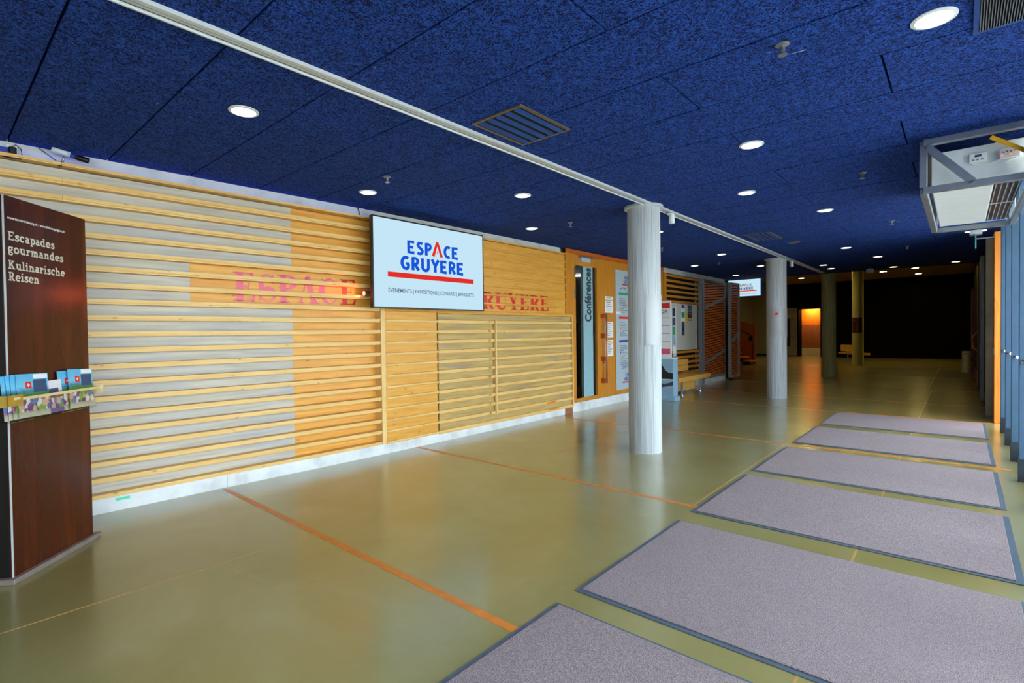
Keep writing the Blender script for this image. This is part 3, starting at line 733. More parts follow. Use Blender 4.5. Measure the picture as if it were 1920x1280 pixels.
# ------------------------------------------------------------------ mats
ORD = ['sixth', 'fifth', 'fourth', 'third', 'second', 'first']
for im, (y0, y1) in enumerate(((0.84, 2.29), (2.465, 3.905), (4.16, 5.585), (5.785, 7.23), (7.56, 8.985), (9.29, 10.77))):
    m = thing('entrance_mat', 'lavender grey mat with rubber border, %s in the row counting from the pine jamb' % ORD[im], 'mat', (-.7, (y0+y1)/2, 0), 0, 'row of entrance mats by the glass front')
    x0, x1 = -1.69, 0.285
    box('rubber_border', x0, x1, y0, y1, 0.0015, 0.006, 'rubber', m, bev=.002)
    box('pile', x0+.032, x1-.04, y0+.03, y1-.022, 0.006, 0.014, 'pile', m, bev=.003)

# ------------------------------------------------------------------ ceiling fittings
def downlight(x, y, z, lit=True, far=False, r=0.083):
    if far: t = thing('downlight', 'small round downlight glowing in the tan ceiling of the hall beyond', 'downlight', (x, y, z), 0, 'downlights of the hall beyond')
    elif lit: t = thing('downlight', 'round white recessed downlight glowing in the blue ceiling', 'downlight', (x, y, z), 0, 'lit downlights in the blue ceiling')
    else: t = thing('downlight_unlit', 'unlit downlight in the blue ceiling behind the ceiling vent', 'downlight', (x, y, z))
    lathe('trim_ring', [(r+.012, 0.002), (r+.012, -.006), (r-.006, -.01), (r-.01, 0.0)], 'white' if lit else 'vent_frame', (x, y, z), t, n=28)
    lathe('lens', [(0.0, -.003), (r-.008, -.002), (r-.008, 0.003), (0.0, 0.003)], ('lamp_far' if far else 'lamp_end' if y > 11.9 else 'lamp') if lit else 'vent_frame', (x, y, z), t, n=28, smooth=False)
for x, y in ((-3.723, 1.495), (-4.86, 3.229), (-3.73, 4.496), (-4.814, 6.004), (-0.105, 3.37), (-1.326, 4.604), (-1.829, 6.165), (-1.343, 7.80), (-1.666, 11.66), (-1.36, 13.63), (-2.517, 14.40), (-2.521, 15.38), (-1.295, 16.2), (-.1, 16.1), (-3.685, 10.765), (-4.793, 12.16), (-3.665, 13.4), (-4.8, 15.16), (-3.58, 7.6)):
    downlight(x, y, CZ)
downlight(-2.245, 10.257, CZ, False)
for px, py in ((-4.72, 24.0), (-3.61, 25.4), (-2.6, 28.0), (-1.46, 27.4), (-1.5, 30.4), (-0.2, 26.7), (-5.9, 28.4), (-5.85, 25.4)):
    downlight(px, py, FZ, True, True, 0.13)
for x, y in ((-0.735, 3.115), (-0.742, 6.195), (-0.758, 9.247), (-4.25, 3.044), (-4.166, 6.07), (-4.18, 12.037), (-0.77, 12.316), (-4.2, 9.1)):
    s = thing('sprinkler', 'small metal sprinkler head hanging from the blue ceiling', 'sprinkler', (x, y, CZ), 0, 'sprinkler heads in the blue ceiling')
    lathe('rosette', [(0.036, 0.002), (0.036, -.004), (0.02, -.012), (0.012, -.012)], 'steel', (x, y, CZ), s, n=18)
    lathe('nozzle', [(0.011, 0), (0.011, -.026), (0.005, -.03), (0.005, -.048)], 'steel', (x, y, CZ-.01), s, n=10)
    lathe('deflector', [(0.0, -.001), (0.024, -.001), (0.024, .002), (0.0, .002)], 'steel', (x, y, CZ-.058), s, n=12)
    for a in (-1, 1): bar('yoke', (x+a*.016, y, CZ-.02), (x+a*.006, y, CZ-.056), .003, .003, 'steel', s)
def vent(x0, x1, y0, y1, label, n, blade, slope=.05, axis='Y', drop=.019, fm='vent_frame'):
    t = thing('ceiling_vent', label, 'vent', ((x0+x1)/2, (y0+y1)/2, CZ)); w = .022; zt, zb = CZ+.002, CZ-.012
    box('backing', x0+.01, x1-.01, y0+.01, y1-.01, CZ-.0015, CZ-.0005, 'dark', t)  # dark plate stands in for the shade of the cavity
    box('frame_rail', x0, x1, y0, y0+w, zb, CZ, fm, t); box('frame_rail', x0, x1, y1-w, y1, zb, CZ, fm, t)
    box('frame_rail', x0, x0+w, y0+w, y1-w, zb, CZ, fm, t); box('frame_rail', x1-w, x1, y0+w, y1-w, zb, CZ, fm, t)
    for i in range(n):
        if axis == 'Y':
            xc = x0+w+(x1-x0-2*w)*(i+.5)/n
            prism('blade', [(xc-slope*.5, CZ-drop), (xc+slope*.5, CZ-.003), (xc+slope*.5+.003, CZ-.003), (xc-slope*.5+.003, CZ-drop)], 'Y', y0+w, y1-w, blade, t)
        else:
            yc = y0+w+(y1-y0-2*w)*(i+.5)/n
            prism('blade', [(yc-slope*.5, CZ-.004), (yc+slope*.5, CZ-.020), (yc+slope*.5+.003, CZ-.017), (yc-slope*.5+.003, CZ-.001)], 'X', x0+w, x1-w, blade, t)
vent(-2.72, -2.25, 2.70, 3.29, 'square ceiling vent with wide blue louvres beside the white track', 5, 'vent_blade', .03)
vent(-2.69, -2.28, 8.85, 9.62, 'ceiling vent beside the white track, past the first column', 5, 'vent_blade', .03)
vent(0.045, 0.40, 2.9, 3.685, 'finely slatted ceiling grille beside the glass front', 30, 'steel', .004, 'Y', .014, 'vent_blade')
# white track
tr = thing('ceiling_track', 'long white aluminium track running along the blue ceiling', 'track', (-2.85, 8, CZ))
box('profile', -2.897, -2.81, BACK+.1, 16.3, CZ-.022, CZ-.0005, 'alu', tr); box('lip', -2.897, -2.887, BACK+.1, 16.3, CZ-.03, CZ-.022, 'alu', tr); box('groove', -2.872, -2.866, BACK+.1, 16.3, CZ-.0235, CZ-.0225, 'dark_grey', tr); box('groove', -2.842, -2.838, BACK+.1, 16.3, CZ-.0235, CZ-.0225, 'steel', tr)
for x, y, lab in ((-2.83, 6.40, 'small white spot head on the track beside the first column'), (-2.84, 12.7, 'small white spot head on the track beside the red-starred column')):
    s = thing('track_spot', lab, 'spotlight', (x, y, CZ-.03))
    box('adapter', x-.03, x+.03, y-.045, y+.045, CZ-.058, CZ-.031, 'white', s, bev=.004)
    lathe('head', [(0.034, 0), (0.036, -.1), (0.03, -.108), (0.0, -.104)], 'white', (x+.012, y, CZ-.058), s, n=18)
# small hanging signs and detector
for x, y, lab in ((-3.9, 15.6, 'small grey hanging sign box under the dark ceiling edge by the track'), (-1.75, 15.9, 'small grey hanging sign box under the dark ceiling edge, right of the far columns')):
    s = thing('hanging_box', lab, 'sign', (x, y, CZ)); box('body', x-.08, x+.08, y-.03, y+.03, CZ-.14, CZ-.04, 'steel', s, bev=.004); tube('stem', [(x, y, CZ-.001), (x, y, CZ-.04)], .008, 'steel', s)
es = thing('exit_sign', 'edge-on teal acrylic exit sign hanging near the pine jamb', 'sign', (0.177, 11.2, CZ))
box('housing', 0.10, 0.25, 11.1, 11.3, CZ-.07, CZ-.001, 'white', es, bev=.005); box('acrylic_plate', 0.165, 0.18, 11.05, 11.35, CZ-.30, CZ-.07, 'teal', es)
for a in (-1, 1): lathe('lens', [(0.0, -.002), (.03, -.002), (.03, .004), (0, .004)], 'lamp', (0.175+a*.1, 11.2, CZ-.012), es, n=14, smooth=False)

# ------------------------------------------------------------------ air curtain in its steel cage
AX0, AX1, AY0, AY1, AZ0, AZ1 = -0.232, 0.405, 5.36, 7.66, 2.605, 2.985
cg = thing('air_curtain_cage', 'welded steel frame hung from the ceiling over the entrance', 'frame', ((AX0+AX1)/2, (AY0+AY1)/2, AZ0))
T = .05
for y in (AY0, AY1):
    for z in (AZ0, AZ1): box('cross_tube', AX0, AX1, y-T/2, y+T/2, z-T/2, z+T/2, 'steel', cg, bev=.003)
    for x in (AX0, AX1): box('corner_post', x-T/2, x+T/2, y-T/2, y+T/2, AZ0+T/2, AZ1-T/2, 'steel', cg, bev=.003)
for x in (AX0, AX1):
    for z in (AZ0, AZ1): box('long_tube', x-T/2, x+T/2, AY0+T/2, AY1-T/2, z-T/2, z+T/2, 'steel', cg, bev=.003)
bar('diagonal_tube', (AX0+.02, AY0, AZ1-.03), (AX0+.30, AY0, AZ0+.015), T, T, 'steel', cg, up=(0, 1, 0))
for y in (AY0+.1, AY1-.1):
    for x in (AX0, AX1): tube('hanger', [(x, y, AZ1+T/2), (x, y, CZ+.001)], .008, 'steel', cg)
st = bar('tension_strap', (AX0+.40, AY0+.03, AZ1-.04), (AX1+.02, AY0+.03, AZ1-.24), .03, .006, 'yellow', cg, up=(0, 1, 0)); st.name = 'strap'
ac = thing('air_curtain', 'white air curtain box inside the steel cage over the entrance', 'heater', ((AX0+AX1)/2, (AY0+AY1)/2, AZ0))
bx0, bx1, by0, by1, bz0, bz1 = AX0+.045, AX1-.04, AY0+.14, AY1-.06, AZ0+.032, AZ1-.06
box('casing', bx0, bx1-.17, by0, by1, bz0, bz1, 'white', ac, bev=.008)
box('front_cover', bx0+.004, bx1-.004, by0-.003, by0+.001, bz0+.034, bz1-.004, 'white', ac)
box('casing_top', bx1-.17, bx1, by0, by1, bz0+.03, bz1, 'white', ac)
box('outlet_slot', bx1-.17, bx1, by0+.02, by1-.02, bz0+.024, bz0+.03, 'black', ac)
for i in range(5): bar('louvre', (bx1-.155+.034*i, by0+.02, bz0+.012), (bx1-.155+.034*i, by1-.02, bz0+.012), .004, .024, 'alu', ac)
for y in (by0+.03, (by0+by1)/2, by1-.03): box('cross_strut', bx1-.17, bx1, y-.01, y+.01, bz0-.001, bz0+.004, 'white', ac)
th = box('thermostat', .045, .148, by0-.026, by0, 2.795, 2.862, 'white_paper', ac, bev=.003)
box('display', .078, .118, by0-.0275, by0-.0262, 2.832, 2.85, 'navy', th)
for i in range(3): box('button', .062+.026*i, .076+.026*i, by0-.0285, by0-.0262, 2.806, 2.816, 'grey_print', th)
so = box('socket_block', .22, .335, by0-.04, by0, 2.785, 2.858, 'white_paper', ac, bev=.003)
for i in range(2): box('indicator', .228+.05*i, .236+.05*i, by0-.0425, by0-.0402, 2.805, 2.812, 'led_red', so)
for i in range(4): box('socket_hole', .238+.02*i, .246+.02*i, by0-.0425, by0-.0402, 2.826+.004*(i % 2), 2.833+.004*(i % 2), 'black', so)
tube('power_lead', [(.06, by0-.012, 2.795), (.07, by0-.014, 2.78), (.15, by0-.014, 2.765), (.22, by0-.014, 2.785), (.26, by0-.016, 2.765), (.31, by0-.016, 2.78), (.345, by0-.014, 2.83)], .004, 'white', ac)

# ------------------------------------------------------------------ big wall screen
def logo(parent, o, u, v, W, blue, red):
    """o lower left corner; W width of the red bar; all flat print"""
    out = []
    adv = {'E': .74, 'S': .70, 'P': .70, 'A': .98, 'C': .76, 'G': .82, 'R': .76, 'U': .84, 'Y': .76}
    def word(w, x0, x1, y, h, ac):
        tot = sum(adv[c] for c in w)-.12; k = (x1-x0)/tot; x = x0
        bl, rd = [], []
        for c in w:
            (rd if c == 'A' else bl).extend([[((x+p[0]*k), (y+p[1]*h)) for p in q] for q in flare(c)])
            x += adv[c]*k
        return bl, rd
    b1, r1 = word('ESPACE', .207*W, .803*W, .217*W, .110*W, 1); b2, r2 = word('GRUYERE', .133*W, .870*W, .073*W, .115*W, 1)
    place2d('logo_lettering', b1+b2, o, u, v, blue, parent)
    place2d('logo_chevron', r1, o, u, v, red, parent)
    place2d('logo_bar', rect(0, 0, W, .043*W), o, u, v, red, parent)
TX = -5.25
tv = thing('wall_screen', 'large thin-framed screen on the boarded wall showing a red and blue logo', 'screen', (TX, 4.47, 1.84))
ty0, ty1, tz0, tz1 = 3.533, 5.415, 1.822, 2.925
TVP = tv
box('housing', TX-.06, TX-.008, ty0, ty1, tz0, tz1, 'black', tv, bev=.006)
box('bracket', FX-.04, TX-.06, 4.2, 4.75, 2.15, 2.6, 'black', tv)
B = .016
box('display', TX-.008, TX-.004, ty0+B, ty1-B, tz0+B, tz1-B, 'screen', tv)
for a, b, c, d in ((ty0, ty1, tz1-B, tz1), (ty0, ty1, tz0, tz0+B), (ty0, ty0+B, tz0+B, tz1-B), (ty1-B, ty1, tz0+B, tz1-B)):
    box('bezel', TX-.008, TX, a, b, c, d, 'black', tv)
logo(tv, (TX-.0025, 3.748, 2.206), (0, 1, 0), (0, 0, 1), 1.46, 'screen_blue', 'screen_red')
font_text('caption', 'ÉVÉNEMENTS | EXPOSITIONS | CONGRÈS | BANQUETS', .068, (TX-.0025, 3.755, 2.022), (0, 1, 0), (0, 0, 1), 'screen_grey', tv, width=1.456, bold=.0006)
# red clip spot behind the screen
rs = thing('clip_spot', 'small clip-on spot glowing red beside the wall screen', 'spotlight', (FX+.03, 3.58, 2.0))
lathe('head', [(0.0, 0), (.03, .003), (.034, .05), (.028, .08), (.018, .1)], 'steel', (FX+.04, 3.52, 2.0), rs, axis='Y', n=16)
lathe('lens', [(0.0, -.001), (.027, -.001), (.027, .002), (0, .002)], 'red_lamp', (FX+.04, 3.518, 2.0), rs, axis='Y', n=16, smooth=False)
tube('stem', [(FX+.04, 3.61, 2.0), (FX+.02, 3.64, 1.99), (RX, 3.66, 1.98)], .007, 'black', rs)
sl_ = bpy.data.lights.new('red_spot', 'SPOT'); sl_.color = (1, .12, .05); sl_.energy = 3.0; sl_.spot_size = 1.9; sl_.shadow_soft_size = .02
so_ = bpy.data.objects.new('red_spot_light', sl_); COL.objects.link(so_); so_.parent = rs; so_.location = Vector((FX+.035, 3.50, 2.0))-wloc(rs)
so_.rotation_euler = Vector((-.7, -1, 0)).to_track_quat('-Z', 'Y').to_euler()

# ------------------------------------------------------------------ far hanging screen
t2 = thing('hanging_screen', 'small screen hanging from the ceiling beside the slatted gate', 'screen', (-5.1, 16.9, 2.5))
hx0, hx1, hy, hz0, hz1 = -5.60, -4.63, 16.9, 2.555, 3.11
box('housing', hx0, hx1+.07, hy+.01, hy+.09, hz0-.02, hz1, 'blue_print', t2)
box('display', hx0+.02, hx1, hy, hy+.01, hz0, hz1-.015, 'screen', t2)
logo(t2, (hx0+.16, hy-.002, 2.70), (1, 0, 0), (0, 0, 1), .70, 'screen_grey', 'screen_red')
font_text('caption', 'ÉVÉNEMENTS | EXPOSITIONS | CONGRÈS | BANQUETS', .035, (hx0+.16, hy-.002, 2.61), (1, 0, 0), (0, 0, 1), 'screen_grey', t2, width=.7)
tube('hanger', [(-5.0, hy+.05, hz1), (-5.0, hy+.05, FZ+.01)], .02, 'black', t2)

# ------------------------------------------------------------------ leaflet totem
A = Vector((-4.405, .335, 0)); Bp = Vector((-4.925, .815, 0))
dirv = (Bp-A).normalized(); wid = (Bp-A).length; rz = math.atan2(dirv.y, dirv.x)-math.pi/2   # local +Y along the face, local +X = towards the room
tt = thing('leaflet_totem', 'tall dark mahogany leaflet totem with cream lettering beside the boarded wall', 'display stand', (A+Bp)/2, rz)
h = wid/2; TZ = 2.385
nx = Vector((dirv.y, -dirv.x, 0))
sgn = 1 if nx.dot(-A) > 0 else -1
# local x axis in world is (cos rz, sin rz) = (dirv.y, -dirv.x) -> faces the room when sgn = 1
box('body', -.34*sgn, -.006*sgn, -h+.006, h, 0.035, TZ, 'black', tt, True)
box('face_panel', -.006*sgn, .012*sgn, -h+.010, h, 0.035, TZ, 'totem_wood', tt, True)
box('edge_trim', .006*sgn, .014*sgn, -h+.004, -h+.010, 0.035, TZ, 'alu', tt, True)
box('foot_plate', -.38*sgn, .045*sgn, -h-.03, h+.04, 0.0, 0.034, 'foot_grey', tt, True, bev=.004)
X = .0135*sgn
def tot_text(txt, y0, z, size, width=None):
    p, w = slab_text(txt, size); k = (width/w) if width else 1
    place2d('lettering', [[(a*k, b) for a, b in q] for q in p], (X, y0, z), (0, 1, 0), (0, 0, 1), 'cream_text', tt, True)
tot_text('Escapades', -.319, 2.115, .054, .374)
tot_text('gourmandes', -.322, 2.036, .054, .454)
tot_text('Kulinarische', -.322, 1.936, .054, .464)
tot_text('Reisen', -.322, 1.864, .054, .238)
font_text('web_line', 'www.terroir-fribourg.ch | www.fribourgregion.ch', .022, (X, -.322, 2.245), (0, 1, 0), (0, 0, 1), 'white_paper', tt, True, width=.47, bold=.0005)
def L(x): return x*sgn
# acrylic trough and rail, fixed to the totem
rk = box('rack_rail', L(.085), L(.095), -.44, h+.03, 1.128, 1.145, 'pale_rail', tt, True)
box('end_bracket', L(.0), L(.10), -.47, -.46, 1.095, 1.165, 'gold', tt, True); box('end_plate', L(.095), L(.10), -.47, -.355, 1.10, 1.165, 'gold', tt, True)
box('bracket_slot', L(.1), L(.102), -.42, -.375, 1.135, 1.15, 'pale_rail', tt, True)
box('end_bracket', L(.0), L(.10), h-.005, h+.004, 1.09, 1.16, 'pale_rail', tt, True)
box('trough_floor', L(.013), L(.094), -.43, .30, .995, .999, 'glass', tt, True)
box('trough_front', L(.09), L(.094), -.43, .30, 1.0, 1.12, 'glass', tt, True)
def cover(name, sky=True):
    s = NT(name); tc = s.n('ShaderNodeTexCoord'); sp = s.n('ShaderNodeSeparateXYZ'); s.l(tc.outputs['Generated'], sp.inputs[0])
    nz = s.noise(s.coord((30, 30, 30), True), 1.0, 3)
    ad = s.n('ShaderNodeMath', operation='MULTIPLY_ADD'); ad.inputs[1].default_value = .16; s.l(nz, ad.inputs[0]); s.l(sp.outputs[2], ad.inputs[2])
    if sky: stops = [(.10, lin(205, 198, 180)), (.2, lin(190, 170, 150)), (.26, lin(120, 70, 140)), (.40, lin(205, 165, 160)), (.50, lin(90, 150, 50)), (.62, lin(60, 120, 60)), (.68, lin(60, 130, 170)), (.78, lin(120, 195, 228)), (1.0, lin(90, 180, 225))]
    else: stops = [(.1, lin(120, 90, 170)), (.25, lin(110, 80, 150)), (.38, lin(225, 215, 220)), (.5, lin(200, 120, 90)), (.6, lin(90, 70, 80)), (.7, lin(190, 150, 200)), (.8, lin(225, 220, 230)), (1.0, lin(230, 226, 235))]
    c = s.ramp(ad.outputs[0], stops)
    vo = s.n('ShaderNodeTexVoronoi'); vo.inputs['Scale'].default_value = 34.0; s.l(s.coord((1, 1, .7), True), vo.inputs['Vector'])
    sc = s.n('ShaderNodeSeparateColor'); s.l(vo.outputs['Color'], sc.inputs[0])
    sw = s.ramp(sp.outputs[2], [(.12, (0, 0, 0, 1)), (.15, (.9, .9, .9, 1)), (.42, (.9, .9, .9, 1)), (.47, (0, 0, 0, 1))])
    patch = s.ramp(sc.outputs[0], [(.0, lin(120, 60, 130)), (.22, lin(226, 176, 150)), (.4, lin(236, 232, 228)), (.55, lin(120, 170, 60)), (.7, lin(90, 120, 190)), (.85, lin(190, 120, 90))])
    patch.node.color_ramp.interpolation = 'CONSTANT'
    c = s.mix(sw, c, patch); s.set(c, .3); return s.m
M['cover_a'] = cover('alpine_cover'); M['cover_b'] = cover('purple_cover', False)
def brochure(y, x, mat, tilt, lab, hgt=.30, w=.20, grp=None):
    b = thing('brochure', lab, 'brochure', (A+Bp)/2+Vector((0, 0, 1.002)), rz, grp)
    o = box('cover', -.002, .002, -w/2, w/2, 0, hgt, mat, b, True)
    parts = [o]
    if mat == 'cover_a':
        parts += [box('title_block', L(.0022)-.0004, L(.0022)+.0004, -.0*w, w*.44, hgt*.56, hgt*.86, 'navy', b, True), box('flag', L(.0022)-.0004, L(.0022)+.0004, -w*.24, -w*.06, hgt*.66, hgt*.82, 'red', b, True)]
        parts += [box('flag_cross', L(.0028)-.0003, L(.0028)+.0003, -w*.19, -w*.11, hgt*.725, hgt*.755, 'white_paper', b, True), box('flag_cross', L(.0028)-.0003, L(.0028)+.0003, -w*.165, -w*.135, hgt*.70, hgt*.78, 'white_paper', b, True), box('head_band', L(.0022)-.0004, L(.0022)+.0004, 0.02*w, w*.48, hgt*.88, hgt*.985, 'white_paper', b, True)]
    else: parts += [box('title_block', L(.0022)-.0004, L(.0022)+.0004, -.3*w, w*.3, hgt*.52, hgt*.75, 'navy', b, True)]
    R = Matrix.Rotation(L(-.08), 4, 'Y') @ Matrix.Rotation(tilt, 4, 'X')
    for p in parts:
        loc = R @ p.location; p.rotation_euler = R.to_euler(); p.location = loc+Vector((L(x), y, 0.004+abs(math.sin(tilt))*w*.5))
for y, x, t in ((-.29, .041, 0.0), (-.27, .051, -.02), (-.25, .061, -.025), (-.225, .071, -.03)):
    brochure(y, x, 'cover_a', t, 'blue alpine leaflet with red flag in the stack beside the brass bracket', grp='alpine leaflets beside the brass bracket', w=.245, hgt=.272)
brochure(-.035, .052, 'cover_b', 0.02, 'purple leaflet standing between the two stacks of alpine leaflets', .215, .16)
for y, x, t in ((.145, .044, 0.0), (.205, .064, -.04)):
    brochure(y, x, 'cover_a', t, 'blue alpine leaflet with red flag at the rack end without brass bracket', grp='alpine leaflets at the plain end of the rack', w=.235, hgt=.272)

# ------------------------------------------------------------------ camera and adapter above the first panel
cc = thing('surveillance_camera', 'pale box camera with black lens on a bracket above the boards', 'camera', (RX-.03, .80, 2.985))
Rm = Matrix.Rotation(math.radians(-14), 4, 'X') @ Matrix.Rotation(math.radians(-20), 4, 'Z')
def camp(o, off):
    o.rotation_euler = Rm.to_euler(); o.location = Rm @ Vector(off)+Vector((.06, -.01, .035))
camp(box('body', -.022, .022, -.06, .06, -.02, .02, 'alu', cc, True, bev=.003), (0, 0, 0))
camp(box('label_plate', .0222, .0228, -.04, .04, -.008, .010, 'white', cc, True), (.0225, 0, 0))
camp(lathe('mount_ring', [(.016, -.02), (.016, .02)], 'blue_print', (0, 0, 0), cc, True, 14, 'Y'), (0, .075, 0))
camp(lathe('lens', [(.02, 0), (.024, .03), (.022, .09), (.018, .092), (.0, .085)], 'black', (0, 0, 0), cc, True, 18, 'Y'), (0, .092, 0))
tube('bracket', [(0.0, -.03, -.06), (.02, -.02, -.05), (.04, .0, -.03), (.06, .01, .01)], .008, 'steel', cc, True)
lathe('bracket_joint', [(.0, -.02), (.016, -.018), (.016, .018), (0, .02)], 'black', (.02, -.015, -.05), cc, True, 12)
tube('lead', [(.0, -.14, .055), (.02, -.12, .03), (.03, -.08, .0), (.03, -.04, -.03), (.02, -.01, -.055)], .004, 'navy', cc, True)
ad_ = thing('power_adapter', 'black plug adapter with looped cable above the boards', 'adapter', (RX-.045, .505, 2.975))
box('socket', -.02, -.005, -.035, .035, -.03, .055, 'white', ad_, True, bev=.003); box('body', -.004, .035, -.02, .025, -.05, .03, 'black', ad_, True, bev=.006)
tube('cable', [(.02, 0, .03), (.03, .02, .05), (.03, .05, .02), (.03, .055, -.03), (.03, .02, -.05), (.04, -.04, -.055), (.045, -.06, -.06), (.05, 0, -.066), (.05, .05, -.062), (.04, .03, -.05)], .004, 'black', ad_, True)
bb = box('led_block', RX-.06, RX-.04, .43, .485, 2.94, 3.0, 'blue_print'); tag(bb, 'small bright blue block beside the black plug adapter', 'box')

# ------------------------------------------------------------------ notices and sign on the oak wall
for i, (z0, z1, nm) in enumerate(((2.155, 2.225, 'upper'), (1.89, 2.14, 'upper'), (1.64, 1.705, 'middle'), (1.38, 1.625, 'middle'), (1.27, 1.33, 'lower'), (1.0, 1.26, 'lower'))):
    lab = ('narrow white slip above the %s notice beside the copper door pull', 'white notice sheet with grey lines, %s of three beside the copper door pull')[i % 2]
    n = box('notice', FX, FX+.002, 9.16, 9.47, z0, z1, 'white_paper'); 
    tag(n, lab % {'upper': 'topmost', 'middle': 'middle', 'lower': 'lowest'}[nm], 'notice')
    for j in range(1 if i % 2 == 0 else 5):
        zz = z1-.03-j*.042; box('text_line', FX+.002, FX+.0028, 9.2+.03*(j % 2), 9.43-.04*((j+1) % 3), zz-.007, zz+.005, 'grey_print', n)
sg = thing('directory_sign', 'tall pale blue directory sign with coloured bars on the oak wall', 'sign', (FX, 10.1, .27))
S0, S1 = 9.57, 10.60
box('panel', FX, FX+.012, S0, S1, .27, 2.80, 'sign_panel', sg)
SX = FX+.0128
logo(sg, (SX, S0+.26, 2.49), (0, 1, 0), (0, 0, 1), .62, 'blue_print', 'red')
logo(sg, (SX, S0+.26, .40), (0, 1, 0), (0, 0, 1), .62, 'blue_print', 'red')
for z, m in ((2.36-.06, 'green_print'), (1.79, 'red'), (1.29, 'blue_print')):
    box('colour_bar', SX-.0006, SX, S0+.13, S1-.12, z-.02, z+.03, m, sg)
place2d('hand_script', stroke([(S0+.2, 2.40), (S0+.3, 2.44), (S0+.36, 2.41), (S0+.5, 2.45), (S0+.62, 2.44)], .014)+stroke([(S0+.45, 2.35), (S0+.55, 2.38), (S0+.7, 2.38)], .014), (SX, 0, 0), (0, 1, 0), (0, 0, 1), 'blue_print', sg)
font_text('welcome_script', 'Bienvenue', .13, (SX, S0+.24, .70), (0, 1, .12), (0, -.1, 1), 'blue_print', sg, width=.6)
random.seed(3)
for z0, n, m in ((2.20, 9, 'green_print'), (1.70, 9, 'red'), (1.20, 12, 'blue_print')):
    for j in range(n):
        z = z0-j*.036
        if j == 4: box('marker', SX-.0006, SX, S0+.17, S0+.21, z-.02, z+.02, m, sg)
        y0 = S0+(.25 if j in (4, 5) else .15); box('text_line', SX-.0006, SX, y0, y0+random.uniform(.18, .38), z-.006, z+.006, 'grey_print', sg)
sy = box('sticky_note', FX+.0135, FX+.015, S0-.005, S0+.2, 1.87, 1.925, 'white_paper'); tag(sy, 'small pale sticky note on the left edge of the directory sign', 'note')

# ------------------------------------------------------------------ wall beyond the door: slats, cabinet, gate
w2 = thing('wall_slatted', 'dark-gapped slatted timber wall above and below the beige cabinet', 'wall', (FX, 11.9, 0)); tag(w2, kind='structure')
box('backing', WB, WB+.02, 11.9, 14.2, .17, CZ-.16, 'dark', w2)
box('upright', FX-.06, FX+.005, 11.90, 12.06, .9, 2.93, 'door_wood', w2)
for i in range(6): 
    z = 2.88-i*.128; box('slat', FX-.09, FX, 12.06, 14.2, z-.028, z+.028, 'brown_slat' if i > 9 else 'door_wood', w2)
for i in range(6):
    z = .95-i*.135; box('slat', FX-.09, FX, 12.06, 14.2, z-.03, z+.03, 'door_wood', w2)
box('concrete_band', WB, FX, 11.9, 16.2, CZ-.12, CZ+.03, 'concrete', wlb)
wbd = thing('notice_cabinet', 'beige notice cabinet door with posters in the slatted wall', 'cabinet', (FX, 13.0, 1.0))
box('door_panel', FX-.05, FX+.012, 12.10, 13.98, 1.0, 2.20, 'whiteboard', wbd, bev=.004); tube('handle', [(FX+.012, 13.82, 1.42), (FX+.04, 13.83, 1.43), (FX+.04, 13.83, 1.5), (FX+.012, 13.82, 1.52)], .006, 'steel', wbd)
for y0, y1, z0, z1, m, bands, lab in ((12.90, 13.13, 1.38, 2.17, 'white_paper', ((1.38, 1.74, 'navy'), (2.08, 2.17, 'screen_blue'), (1.84, 1.98, 'green_print'), (1.5, 1.55, 'white_paper')), 'tall narrow white and blue poster on the beige cabinet'),
                                (13.33, 13.62, 1.77, 2.17, 'kiosk_dark', ((2.0, 2.04, 'green_print'), (1.93, 1.97, 'red'), (1.86, 1.9, 'screen_blue'), (1.8, 1.83, 'yellow_paper'), (2.07, 2.12, 'grey_print')), 'dark poster with coloured stripes on the beige cabinet'),
                                (13.2, 13.31, 1.70, 1.93, 'yellow_paper', ((1.78, 1.80, 'grey_print'),), 'small yellow leaflet on the beige cabinet between two posters')):
    p = box('poster', FX+.0125, FX+.015, y0, y1, z0, z1, m); tag(p, lab, 'poster')
    for a, b, mm in bands: box('print_band', FX+.015, FX+.0158, y0+.02, y1-.02, a, b, 'blue_print' if mm == 'screen_blue' else mm, p)
gp = thing('steel_post', 'grey steel post between beige cabinet and slatted gate', 'post', (FX+.02, 14.3, 0))
box('profile', FX-.06, FX+.05, 14.22, 14.40, 0.02, CZ-.13, 'steel_frame', gp, bev=.004); box('hinge_strip', FX+.05, FX+.056, 14.24, 14.27, .2, 2.8, 'navy', gp)
